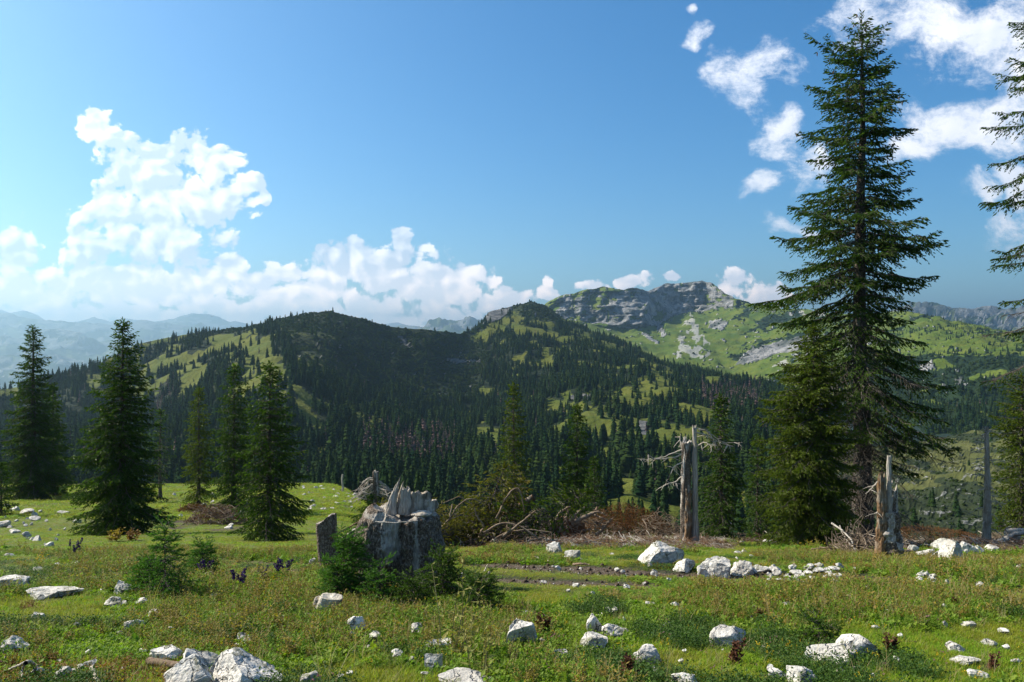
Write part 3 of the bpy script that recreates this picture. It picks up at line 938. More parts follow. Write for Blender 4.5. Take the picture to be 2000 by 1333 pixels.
sel = rest & isdead
scatter_object('dead_spruce_forest', PT[sel], HT[sel], deadp, rng, 0.03)

scr = [scrub_mesh(s) for s in (1, 2, 3)]
wS = np.where(ab_scrub > 0.5, 0.075, 0.0008) * np.where(ab_rock > .5, 0.1, 1) * np.where(AB.PX < -200, 0, 1) * np.where((ab_meadow > .5), 0.25, 1)
sAB = AB.sample(None, wS, rng)
wS = np.where(cd_dark > 0.5, 0.010, 0.0003) * np.where(CD.PX > 2200, 0, 1)
wS = np.where((CD.t > .62) & (CD.PX < 1440) & (CD.PX > 1060), 0.004 * (1 - cd_cliff) + 0.0006, wS)
sCD = CD.sample(None, wS, rng)
wS = np.where(rm_dark > 0.5, 0.035, 0.006)
sRM = RM.sample(None, wS, rng)
SP = np.concatenate([sAB, sCD, sRM])
SS = np.concatenate([rng.uniform(2.2, 5.0, len(sAB)), rng.uniform(3, 8, len(sCD)), rng.uniform(0.8, 2.2, len(sRM))])
scatter_object('mountain_pine_scrub', SP, SS, scr, rng)
print('scrub', len(SP))

# ------------------------------------------------------------------ the 300 nearest spruces of the valley, each a tree of its own
def mid_tree_data(kind, seed, slim, bare):
    if kind == 'dead':
        v, f = low_spruce(16, 5, seed, slim, 0.5, bare); m = M_DEADFAR
    elif kind == 'larch':
        v, f = low_spruce(18, 9, seed, slim, 0.5, bare); m = M_LARCH
    else:
        v, f = low_spruce(24, 12, seed, slim, 0.42, bare); m = M_FARNEEDLE
    v = v + fbm(v[:, 0] * 25 + seed, v[:, 1] * 25, v[:, 2] * 25, oct=2, seed=seed)[:, None] * 0.012 * np.clip(1 - v[:, 2:3], 0.1, 1)
    tv, tf = low_trunk(0.96, 0.016, 7)
    return new_mesh('crown', v, f, (m,)), new_mesh('trunk', tv, tf, (M_FARBARK,))


mid_data = {'spruce': [mid_tree_data('spruce', 20 + k, s, bb) for k, (s, bb) in enumerate(((.15, .05), (.19, .03), (.13, .16), (.17, .10), (.21, .02)))],
            'larch': [mid_tree_data('larch', 30 + k, s, .1) for k, s in enumerate((.2, .25))],
            'dead': [mid_tree_data('dead', 40 + k, s, .12) for k, s in enumerate((.06, .09))]}
MIDTAG = {'spruce': ('spruce_tree', 'dark green spruce of the valley forest standing beyond the brow of the pasture', 'spruce', 'spruces of the valley forest'),
          'larch': ('larch_tree', 'lighter yellow green tree among the dark spruces of the valley forest', 'larch', 'lighter trees of the valley forest'),
          'dead': ('dead_spruce', 'bare grey brown dead spruce among the green valley forest', 'dead tree', 'dead spruces of the valley forest')}
for q in picked:
    kd = 'dead' if isdead[q] else 'larch' if islarch[q] else 'spruce'
    nm, lb, ct, gp = MIDTAG[kd]
    cr, tk = random.choice(mid_data[kd])
    r = add(nm, None, loc=PT[q].tolist(), rot=(0, 0, random.random() * 6.28), scale=(float(HT[q]),) * 3, label=lb, category=ct, group=gp)
    add('crown', cr, r)
    add('trunk', tk, r)

# ------------------------------------------------------------------ spruces of the pasture
def norm(v):
    return v / np.maximum(np.linalg.norm(v, axis=-1, keepdims=True), 1e-9)


def kites(b, d, l, w, rng, crossed=True, flat=0.0):
    """pointed needle shoots: base b, direction d, length l, half width w"""
    n = len(b)
    up = np.tile([0, 0, 1.0], (n, 1))
    rnd = rng.normal(size=(n, 3)) + up * flat
    n1 = norm(np.cross(d, rnd)); n2 = np.cross(d, n1)
    l, w = np.reshape(l, (-1, 1)), np.reshape(w, (-1, 1))
    mid = b + d * l * 0.42
    tip = b + d * l
    q1 = np.stack([b, mid + n1 * w, tip, mid - n1 * w], 1)
    if not crossed: return q1.reshape(-1, 3), np.arange(n * 4).reshape(-1, 4)
    q2 = np.stack([b, mid + n2 * w * 0.8, tip, mid - n2 * w * 0.8], 1)
    V = np.stack([q1, q2], 1).reshape(-1, 3)
    return V, np.arange(n * 8).reshape(-1, 4)


def needle_brush(b, d, l, nl, rng, per=14):
    """single needles all round a shoot"""
    n = len(b)
    t = (np.arange(per) + 0.5) / per
    P = b[:, None] + d[:, None] * (l.reshape(-1, 1, 1) * t[None, :, None])
    r = rng.normal(size=(n, per, 3))
    side = norm(np.cross(np.repeat(d[:, None], per, 1), r))
    nd = norm(side + d[:, None] * 0.75)
    wv = norm(np.cross(nd, rng.normal(size=(n, per, 3)))) * 0.0042
    L = nl * rng.uniform(0.7, 1.1, (n, per, 1)) * (1 - 0.35 * t[None, :, None])
    V = np.stack([P - wv, P + wv, P + nd * L], 2).reshape(-1, 3)
    return V, np.arange(n * per * 3).reshape(-1, 3)


def tubes(paths, radii, sides=3):
    """paths: (n, k, 3); radii: (n, k) -> verts, quads"""
    n, k, _ = paths.shape
    tan = np.gradient(paths, axis=1)
    tan = norm(tan)
    ref = np.where(np.abs(tan[..., 2:3]) > 0.9, np.array([1.0, 0, 0]), np.array([0, 0, 1.0]))
    a = norm(np.cross(tan, ref)); c = np.cross(tan, a)
    ang = np.arange(sides) * 2 * math.pi / sides
    ring = paths[:, :, None] + radii[:, :, None, None] * (a[:, :, None] * np.cos(ang)[None, None, :, None] + c[:, :, None] * np.sin(ang)[None, None, :, None])
    V = ring.reshape(-1, 3)
    base = (np.arange(n)[:, None, None] * k + np.arange(k - 1)[None, :, None]) * sides
    s = np.arange(sides)[None, None, :]
    s2 = (s + 1) % sides
    Fq = np.stack([base + s, base + s2, base + sides + s2, base + sides + s], -1).reshape(-1, 4)
    return V, Fq


class Geo:
    def __init__(self): self.v, self.f, self.n = [], {}, 0

    def add(self, V, Fc):
        if len(V) == 0: return
        Fc = np.asarray(Fc)
        self.v.append(np.asarray(V)); self.f.setdefault(Fc.shape[1], []).append(Fc + self.n); self.n += len(V)

    def mesh(self, name, mats, smooth=False):
        return new_mesh(name, np.concatenate(self.v), [np.concatenate(x) for x in self.f.values()], mats, smooth=smooth)


def bark_material(name, dark, light, scale=1.0, bump=0.03, lichen=0.15):
    m, N, b = mat(name)
    p = N.tc('Object')
    vv = N.vm('MULTIPLY', p, (1.0, 1.0, 0.45))
    vo = N.voro(vv, 22 * scale, 'DISTANCE_TO_EDGE')
    n1 = N.noise(vv, 9 * scale, 6, 0.7)
    n2 = N.noise(p, 2.3 * scale, 4, 0.6)
    f = N.m('ADD', N.m('MULTIPLY', N.smooth(vo, 0.0, 0.25), 0.6), N.m('MULTIPLY', n1, 0.6))
    c = N.mix(N.smooth(f, 0.25, 0.85), dark, light)
    c = N.mix(N.m('MULTIPLY', N.smooth(n2, 0.52, 0.68), lichen * 3), c, (0.19, 0.19, 0.15))
    N.put(b.inputs['Base Color'], c)
    N.put(b.inputs['Normal'], N.bump(f, 0.9, bump))
    return m


M_BARK = bark_material('spruce_bark', (0.035, 0.027, 0.022), (0.13, 0.105, 0.088), 1.0, 0.03)
M_TWIG = bark_material('bough_bark', (0.045, 0.035, 0.028), (0.16, 0.135, 0.115), 3.0, 0.01, 0.2)
M_NEEDLE = foliage_material('spruce_needles', (0.018, 0.048, 0.006), (0.070, 0.118, 0.012), (0.05, 0.085, 0.012), 0.32, 0.35)
M_NEEDLE_O = foliage_material('olive_spruce_needles', (0.030, 0.058, 0.006), (0.105, 0.14, 0.012), (0.09, 0.11, 0.010), 0.34, 0.35)
M_NEEDLE_Y = foliage_material('young_spruce_needles', (0.030, 0.085, 0.010), (0.075, 0.17, 0.02), (0.06, 0.13, 0.015), 0.30, 0.3)
M_NEEDLE_B = foliage_material('withering_spruce_needles', (0.07, 0.09, 0.01), (0.19, 0.17, 0.022), (0.16, 0.10, 0.018), 0.25, 0.35)
M_CONE, N, b = mat('spruce_cone')
b.inputs['Base Color'].default_value = (0.16, 0.09, 0.035, 1)


def spruce(name, H, r0, env, seed, whorl=0.42, per=6, f0=0.05, shoot=0.15, density=1.0, bare_to=0.0, droop=0.35, needle=M_NEEDLE,
           lean=(0, 0), brush=False, cones=0, sweep=0.0, inner=0.10, halfw=0.17, sec_gap=0.085, top_up=50, ragged=0.27, reach_k=1.03):
    """env: list of (height fraction from the top, reach to -x, reach to +x) in metres. Returns trunk, branches, crown, cones meshes"""
    r = np.random.default_rng(seed)
    env = np.array(env, float)
    # trunk
    k = 26
    hz = np.linspace(0, 1, k)
    wob = np.stack([fbm(hz * 2.2, hz * 0, oct=2, seed=seed) * H * 0.006, fbm(hz * 2.2, hz * 0 + 5, oct=2, seed=seed) * H * 0.006], 1) * (hz * (1 - hz) * 4)[:, None]
    path = np.stack([wob[:, 0] + lean[0] * hz, wob[:, 1] + lean[1] * hz, hz * H], 1)
    flare = 1 + 0.55 * np.exp(-hz * H / (r0 * 2.0))
    rad = r0 * ((1 - hz) ** 0.85 * 0.96 + 0.012) * flare
    tV, tF = tubes(path[None], rad[None], 14 if r0 > 0.1 else 6)
    if r0 > 0.1:
        dn = norm(tV - np.repeat(path, 14, 0))
        tV = tV + dn * (fbm(tV[:, 0] * 9, tV[:, 1] * 9, tV[:, 2] * 3, oct=3, seed=seed) * r0 * 0.10)[:, None]
    G = Geo(); G.add(tV, tF)
    trunk = G.mesh('trunk', (M_BARK,), True)
    # boughs
    hs, az = [], []
    h = H * 0.985
    a = r.random() * 6
    while h > H * f0:
        fr = h / H
        n = max(3, int(round(per * (0.6 + 0.5 * (1 - fr)))))
        for i in range(n):
            hs.append(h - r.uniform(0, whorl * 0.9)); az.append(a + (i + r.uniform(-0.3, 0.3)) * 2 * math.pi / n)
        a += 2.4
        h -= whorl * (0.55 + 0.6 * (1 - fr)) * r.uniform(0.8, 1.2)
    hs, az = np.array(hs), np.array(az)
    fr = np.clip(hs / H, 0.01, 0.995)
    eL, eR = np.interp(1 - fr, env[:, 0], env[:, 1]), np.interp(1 - fr, env[:, 0], env[:, 2])
    cx = np.cos(az)
    reach = eL * np.clip(-cx, 0, 1) ** 1.0 + eR * np.clip(cx, 0, 1) ** 1.0 + (eL + eR) / 2 * (1 - np.abs(cx))
    L = reach * reach_k * r.uniform(1.05 - 1.8 * ragged, 1.05 + 0.2 * ragged, len(hs)) * np.where(r.random(len(hs)) < 0.10, 0.6, 1)
    L = np.maximum(L, 0.10)
    wood, leaf = Geo(), Geo()
    cone_pts = []
    K = 9
    s = np.linspace(0, 1, K)
    SP, SR = [], []
    secP, secR = [], []
    for i in range(len(hs)):
        Li, f = L[i], fr[i]
        p0 = np.array([np.interp(hs[i] / H, hz, path[:, 0]), np.interp(hs[i] / H, hz, path[:, 1]), hs[i]])
        pit = math.radians(np.interp(f, [0, 0.35, 0.8, 1.0], [-16, -6, 14, top_up]) + r.normal(0, 6))
        dr = droop * (0.5 + 0.9 * (1 - f)) * r.uniform(0.7, 1.3)
        up = dr * 0.62
        aw = az[i] + (s - 0.3) * r.normal(0, 0.22) + sweep * s
        rr = Li * s
        x = np.cumsum(np.r_[0, np.diff(rr) * np.cos(aw[1:])]); y = np.cumsum(np.r_[0, np.diff(rr) * np.sin(aw[1:])])
        z = Li * (math.tan(pit) * s - dr * s**1.7 + up * s**3.4)
        P = p0 + np.stack([x, y, z], 1)
        P[1:-1] += r.normal(0, 0.012 * Li, (K - 2, 3))
        SP.append(P); SR.append(np.maximum((0.006 + 0.011 * Li) * (1 - s) ** 0.8, 0.003) * (0.55 if brush else 1))
        # secondaries
        gap = sec_gap / density
        dead = f < bare_to * r.uniform(0.5, 1.4)
        ns = max(3, int(Li / gap))
        sj = np.clip(np.linspace(0.06, 0.99, ns) + r.normal(0, 0.01, ns), 0.03, 1.0)
        for side in (-1, 1):
            sq = np.clip(sj + side * gap / Li * 0.25, 0.03, 1)
            B = np.stack([np.interp(sq, s, P[:, q]) for q in range(3)], 1)
            B2 = np.stack([np.interp(np.clip(sq + 0.03, 0, 1.03), s, P[:, q]) for q in range(3)], 1)
            B1 = np.stack([np.interp(sq - 0.03, s, P[:, q]) for q in range(3)], 1)
            tg = norm(B2 - B1)
            lat = norm(np.cross(tg, [0, 0, 1.0])) * side
            ang = np.radians(np.interp(sq, [0, 1], [68, 30]))[:, None] * r.uniform(0.8, 1.2, (ns, 1))
            d = norm(tg * np.cos(ang) + lat * np.sin(ang) + np.array([0, 0, 1.0]) * r.normal(-0.10, 0.16, (ns, 1)))
            ls = np.clip(0.42 * Li * (1 - sq) ** 0.7 * np.clip(sq * 5, 0.3, 1) + shoot * 0.9, 0.05, max(0.75, shoot * 5)) * r.uniform(0.55, 1.15, ns)
            hang = ls * (0.30 if not brush else 0.05) * r.uniform(0.4, 1.5, ns)
            mid = B + d * (ls * 0.55)[:, None] - np.array([0, 0, 1.0]) * (hang * 0.25)[:, None]
            end = B + d * ls[:, None] - np.array([0, 0, 1.0]) * hang[:, None]
            secP.append(np.stack([B, mid, end], 1) if Li > 0.5 and not brush else np.stack([B, mid, end], 1)); secR.append(np.repeat([[0.0055, 0.004, 0.0018]], ns, 0) * (0.6 if brush else 1.0 + 0.3 * dead))
            if dead and r.random() < 0.85: continue
            # shoots along the secondaries
            tw = max(0.055, shoot * 0.42) / density
            nt_ = np.maximum(2, (ls / tw).astype(int))
            idx = np.repeat(np.arange(ns), nt_)
            keep_in = sq[idx] > inner * r.uniform(0.4, 1.6, len(idx)) * (1 + 1.3 * (0.85 - f) if f < 0.85 else 0.3)
            q = np.concatenate([(np.arange(c_) + r.random(c_) * 0.8) / c_ for c_ in nt_])
            idx, q = idx[keep_in], q[keep_in]
            if len(idx) == 0: continue
            Bq = np.where(q[:, None] < 0.5, B[idx] + (mid - B)[idx] * (q * 2)[:, None], mid[idx] + (end - mid)[idx] * (q * 2 - 1)[:, None])
            sd_ = norm((end - B)[idx])
            la = norm(np.cross(sd_, [0, 0, 1.0])) * np.where(r.random(len(idx)) < 0.5, -1, 1)[:, None]
            aa = r.uniform(0.15, 0.95, (len(idx), 1))
            dd = norm(sd_ * (1.1 - aa * 0.5) + la * aa + np.array([0, 0, 1.0]) * r.normal(-0.22 if not brush else 0.12, 0.25, (len(idx), 1)))
            ll = shoot * r.uniform(0.6, 1.25, len(idx)) * (1 - 0.25 * q)
            if brush: V, Fq = needle_brush(Bq, dd, ll, 0.026, r, 20)
            else: V, Fq = kites(Bq, dd, ll, ll * halfw, r)
            leaf.add(V, Fq)
            if cones and f > 0.72 and r.random() < 0.5:
                j = r.integers(0, len(end)); cone_pts.append(end[j])
    # shoots along the bough ends and the leader
    P = np.array(SP)
    V, Fq = tubes(P, np.array(SR), 4 if r0 > 0.1 else 3); wood.add(V, Fq)
    sP, sR = np.concatenate(secP), np.concatenate(secR)
    if r0 < 0.2 and not brush:
        kk = r.random(len(sP)) < 0.55; sP, sR = sP[kk], sR[kk]
    V, Fq = tubes(sP[:, [0, 2]] if r0 < 0.2 else sP, sR[:, [0, 2]] if r0 < 0.2 else sR, 3); wood.add(V, Fq)
    lead = np.linspace(0.93, 1.0, 26)
    Bq = np.stack([np.interp(lead, hz, path[:, q]) for q in range(3)], 1)
    aa = r.random(26) * 6.28
    dd = norm(np.stack([np.cos(aa), np.sin(aa), np.full(26, 1.3)], 1))
    if brush: V, Fq = needle_brush(Bq, dd, np.full(26, shoot * 0.6), 0.016, r, 12)
    else: V, Fq = kites(Bq, dd, np.full(26, shoot * 1.1), np.full(26, shoot * 0.13), r)
    leaf.add(V, Fq)
    cm = None
    if cones and cone_pts:
        C = Geo()
        for c in cone_pts[:cones]:
            l = r.uniform(0.10, 0.15)
            pth = np.stack([c, c + [0, 0, -l * .2], c + [r.normal(0, .01), 0, -l * 0.6], c + [r.normal(0, .01), 0, -l]])
            V, Fq = tubes(pth[None], np.array([[0.005, 0.022, 0.02, 0.003]]), 5); C.add(V, Fq)
        cm = C.mesh('cones', (M_CONE,))
    return trunk, wood.mesh('branches', (M_TWIG,)), leaf.mesh('crown', (needle,)), cm


def place_spruce(px, top, base, env_px, seed, label, group=None, D=None, name='spruce_tree', cat='spruce', r_px=None, **kw):
    """env_px: rows and reaches in photo pixels"""
    if D is None: x, D, z = pg(px, base)
    else: x, z = (px - 1000) / F * D, float(ground_z((px - 1000) / F * D, D))
    s = D / F
    ztop = -(top - HZ) * s
    H = ztop - z
    rows = np.array([e[0] for e in env_px], float)
    fr = (-(rows - HZ) * s - ztop) / -H
    env = [(f, e[1] * s, e[2] * s) for f, e in zip(fr, env_px)]
    r0 = (r_px * s / 2) if r_px else H * 0.013
    tk, wd, cr, cn = spruce(name, H, r0, env, seed, **kw)
    o = add(name, None, loc=(x, D, z - 0.05), label=label, category=cat)
    if group: o['group'] = group
    add('trunk', tk, o); add('branches', wd, o); add('crown', cr, o)
    if cn is not None: add('cones', cn, o, kind='stuff')
    print(name, px, 'D %.1f H %.1f faces %d' % (D, H, len(cr.polygons)))
    return o


GP = 'spruces standing on the pasture'
place_spruce(1683, 22, 1060, [(22, 4, 4), (60, 22, 20), (92, 55, 34), (130, 88, 62), (180, 98, 84), (234, 124, 84), (306, 112, 76), (351, 108, 122), (405, 165, 128), (477, 150, 152), (531, 182, 122),
                              (600, 140, 98), (637, 150, 130), (690, 150, 142), (750, 125, 140), (807, 125, 172), (855, 105, 130), (911, 90, 125), (1000, 80, 135), (1050, 50, 80)],
             5, 'towering spruce with dark bare lower trunk, tallest tree here, hollow snag at its foot', GP, D=28.0, r_px=40,
             whorl=0.43, per=7, f0=0.09, shoot=0.18, density=1.0, bare_to=0.30, droop=0.48, cones=150, inner=0.15, ragged=0.28)
place_spruce(2092, -380, 1068, [(-380, 4, 4), (-100, 90, 90), (60, 130, 130), (110, 165, 150), (190, 158, 150), (290, 160, 150), (380, 178, 150), (500, 160, 150), (550, 160, 160), (650, 195, 160), (800, 190, 160), (1000, 150, 150)],
             6, 'tall spruce whose tiered boughs hang into view above the pale dead pole', GP, D=29.0, r_px=42, whorl=0.95, per=6, f0=0.3, shoot=0.17, density=0.95, bare_to=0.4, droop=0.55, inner=0.3, ragged=0.1, reach_k=0.86)
place_spruce(1590, 632, 1062, [(632, 3, 3), (680, 28, 28), (740, 72, 60), (800, 98, 72), (850, 108, 78), (900, 115, 80), (960, 110, 82), (1040, 98, 88), (1062, 80, 80)],
             7, 'broad olive green spruce with boughs down to the grass beside the towering spruce', GP, D=25.5, r_px=22, whorl=0.20, per=10, f0=0.02, shoot=0.14, density=1.05, needle=M_NEEDLE_O, droop=0.4, reach_k=1.08)
place_spruce(240, 622, 1046, [(622, 3, 3), (660, 22, 20), (700, 34, 34), (760, 52, 56), (800, 66, 56), (850, 84, 66), (900, 94, 88), (960, 104, 92), (1010, 108, 94), (1044, 92, 90)],
             8, 'broad dark spruce with boughs sweeping the grass, rusty ferns at its foot', GP, r_px=16, whorl=0.245, per=9, f0=0.02, shoot=0.16, density=0.95, droop=0.4)
place_spruce(527, 706, 1058, [(706, 3, 3), (740, 20, 22), (800, 38, 46), (850, 50, 60), (900, 62, 64), (960, 72, 84), (1010, 84, 88), (1050, 80, 84)],
             9, 'broad spruce in front of its close slender neighbour, behind the split stump', GP, r_px=14, whorl=0.216, per=9, f0=0.02, shoot=0.14, density=0.95, droop=0.4)
place_spruce(457, 712, 1006, [(712, 3, 3), (760, 20, 26), (820, 34, 36), (880, 42, 40), (940, 48, 46), (990, 46, 46)],
             10, 'slender spruce with thin ragged top pressed against a broader one', GP, r_px=10, whorl=0.302, per=8, f0=0.04, shoot=0.22, density=0.8, droop=0.4)
place_spruce(388, 757, 994, [(757, 3, 3), (800, 15, 15), (860, 25, 25), (920, 29, 29), (975, 31, 31)],
             11, 'narrow spruce with dry crown tip above a heap of brushwood', GP, r_px=8, whorl=0.302, per=8, f0=0.05, shoot=0.20, density=0.8, droop=0.4, needle=M_NEEDLE_O)
place_spruce(313, 800, 975, [(800, 3, 3), (840, 12, 14), (890, 18, 26), (930, 20, 22), (960, 16, 18)],
             12, 'thin sparse half dead spruce peeping out behind the broad dark one', GP, r_px=7, whorl=0.432, per=7, f0=0.2, shoot=0.22, density=0.6, bare_to=0.6)
place_spruce(65, 637, 976, [(637, 3, 3), (680, 18, 20), (740, 30, 34), (800, 48, 44), (860, 62, 56), (900, 66, 62), (950, 68, 62), (972, 60, 60)],
             13, 'tall spruce with a tapering spire and open lower boughs on the meadow brow', GP, r_px=14, whorl=0.396, per=8, f0=0.05, shoot=0.26, density=0.8, droop=0.42)
place_spruce(104, 750, 968, [(750, 3, 3), (800, 16, 16), (860, 28, 28), (920, 36, 36), (960, 34, 34)],
             14, 'smaller conical spruce touching the tall spired one', GP, r_px=9, whorl=0.360, per=8, f0=0.04, shoot=0.26, density=0.75)
place_spruce(2, 905, 992, [(905, 2, 2), (940, 16, 16), (985, 22, 24)], 15, 'bushy young spruce at the very edge below the tall spired one', GP, r_px=5, whorl=0.216, per=8, f0=0.03, shoot=0.2, density=0.8, D=42)
place_spruce(1003, 747, 1062, [(747, 3, 3), (770, 10, 12), (820, 18, 22), (880, 28, 26), (930, 36, 32), (985, 40, 38), (1050, 40, 40)],
             16, 'slim ragged spruce rising behind the heap of withering brushwood', GP, D=42, r_px=10, whorl=0.302, per=8, f0=0.1, shoot=0.19, density=0.85, needle=M_NEEDLE_O)
place_spruce(1127, 790, 1062, [(790, 3, 3), (830, 14, 14), (880, 25, 25), (930, 36, 34), (985, 44, 32), (1050, 44, 40)],
             17, 'fresh green conical spruce behind the upturned root plate', GP, D=41, r_px=9, whorl=0.274, per=9, f0=0.08, shoot=0.19, density=0.9)
place_spruce(1161, 893, 1062, [(893, 3, 3), (925, 12, 12), (960, 20, 22), (1000, 28, 32), (1050, 30, 34)],
             18, 'short dark spruce leaning on the fresh green conical one', GP, D=39.5, r_px=7, whorl=0.245, per=8, f0=0.06, shoot=0.18, density=0.85)
place_spruce(1408, 770, 1050, [(770, 3, 3), (810, 14, 14), (850, 22, 26), (900, 36, 32), (960, 46, 42), (1020, 50, 48), (1050, 46, 46)],
             19, 'straight dark green spruce right behind the split dead trunk', GP, D=31, r_px=11, whorl=0.245, per=9, f0=0.03, shoot=0.16, density=0.9)
place_spruce(1480, 850, 1056, [(850, 3, 3), (890, 14, 14), (950, 30, 30), (1010, 38, 38), (1050, 38, 38)],
             20, 'low shaded spruce between the straight one and the broad olive one', GP, D=33, r_px=8, whorl=0.259, per=8, f0=0.04, shoot=0.17, density=0.85)
place_spruce(1996, 730, 1058, [(730, 4, 4), (770, 36, 30), (830, 52, 40), (900, 58, 50), (960, 56, 50), (1000, 52, 50), (1050, 36, 40)],
             21, 'bright green spruce cut by the edge of view beside the pale dead pole', GP, D=32, r_px=14, whorl=0.245, per=8, f0=0.08, shoot=0.17, density=0.85, needle=M_NEEDLE_O, bare_to=0.15)

# ------------------------------------------------------------------ limestone
M_ROCK, N, b = mat('limestone')
p = N.tc('Object'); gp = N.geo('Position')
n1 = N.noise(gp, 3.5, 7, 0.65); n2 = N.noise(gp, 22, 5, 0.65); n3 = N.noise(gp, 9, 5, 0.6)
oi = b.id_data.nodes.new('ShaderNodeObjectInfo').outputs['Random']
c = N.mix(N.smooth(n1, 0.35, 0.65), (0.40, 0.37, 0.33), (0.66, 0.625, 0.57))
c = N.mix(N.m('MULTIPLY', N.smooth(n2, 0.52, 0.70), 0.65), c, (0.22, 0.21, 0.20))
vo = N.voro(N.vm('ADD', gp, N.vm('SCALE', N.noise(gp, 6.0, 3, 0.5, color=True), 0.25)), 5.5, 'DISTANCE_TO_EDGE')
crack = N.m('SUBTRACT', 1.0, N.smooth(vo, 0.0, 0.035))
c = N.mix(N.m('MULTIPLY', crack, N.smooth(n3, 0.48, 0.6)), c, (0.10, 0.09, 0.08))
up = N.sep(N.geo('Normal'))[2]
c = N.mix(N.m('MULTIPLY', N.smooth(n3, 0.56, 0.64), N.smooth(up, -0.2, 0.5)), c, (0.16, 0.16, 0.10))
c = N.mix(N.m('MULTIPLY', oi, 0.35), c, (0.42, 0.40, 0.37))
N.put(b.inputs['Base Color'], c)
N.put(b.inputs['Normal'], N.bump(N.m('ADD', N.m('MULTIPLY', n2, 0.6), N.m('SUBTRACT', N.m('MULTIPLY', n3, 0.8), N.m('MULTIPLY', crack, 0.8))), 0.9, 0.03))
b.inputs['Roughness'].default_value = 0.85

import bmesh
_ico = {}


def ico(sub):
    if sub not in _ico:
        bm = bmesh.new(); bmesh.ops.create_icosphere(bm, subdivisions=sub, radius=1.0)
        _ico[sub] = (np.array([v.co[:] for v in bm.verts]), np.array([[v.index for v in f.verts] for f in bm.faces])); bm.free()
    return _ico[sub]


def rock_mesh(name, w, d, h, seed, sub=4, cuts=9, rough=0.10, mats=None):
    V, Fc = ico(sub)
    r = np.random.default_rng(seed)
    P = V.copy()
    for _ in range(cuts):
        n = norm(r.normal(size=3)); k = r.uniform(0.38, 0.85)
        dd = np.maximum(0, P @ n - k); P = P - dd[:, None] * n
    P = P * (1 + rough * fbm(V[:, 0] * 1.6 + seed, V[:, 1] * 1.6, V[:, 2] * 1.6, oct=3, seed=seed)[:, None] * 2.0)
    P = P + V * (fbm(P[:, 0] * 5, P[:, 1] * 5, P[:, 2] * 5, oct=3, seed=seed + 3, ridged=True) * rough * 0.4)[:, None]
    ext = P.max(0) - P.min(0)
    P = (P - (P.max(0) + P.min(0)) / 2) / ext * np.array([w, d, h * 1.6])
    return new_mesh(name, P, Fc, mats or (M_ROCK,), smooth=(mats is not None))


ROCKPOS = []


def place_rock(px, row, wpx, hpx, seed, label=None, name='rock', cat='rock', group=None, lean=0.0, deep=0.75, yaw=None, sub=4, lift=0.0, **kw):
    x, D, z = pg(px, row)
    s = D / F
    ROCKPOS.append((x, D + wpx * s * deep * 0.35, wpx * s * 0.5, wpx * s * deep * 0.5))
    me = rock_mesh(name, wpx * s, wpx * s * deep, hpx * s, seed, sub=sub, **kw)
    o = add(name, me, loc=(x, D + wpx * s * deep * 0.35, z + hpx * s * 0.20 + 0.005 + lift * s), rot=(0, lean, 0 if yaw is None else yaw))
    o['label'] = label or 'small pale limestone lying half sunk in the pasture grass'
    o['category'] = cat
    if label is None: o['group'] = 'small stones in the pasture'
    elif group: o['group'] = group
    return o


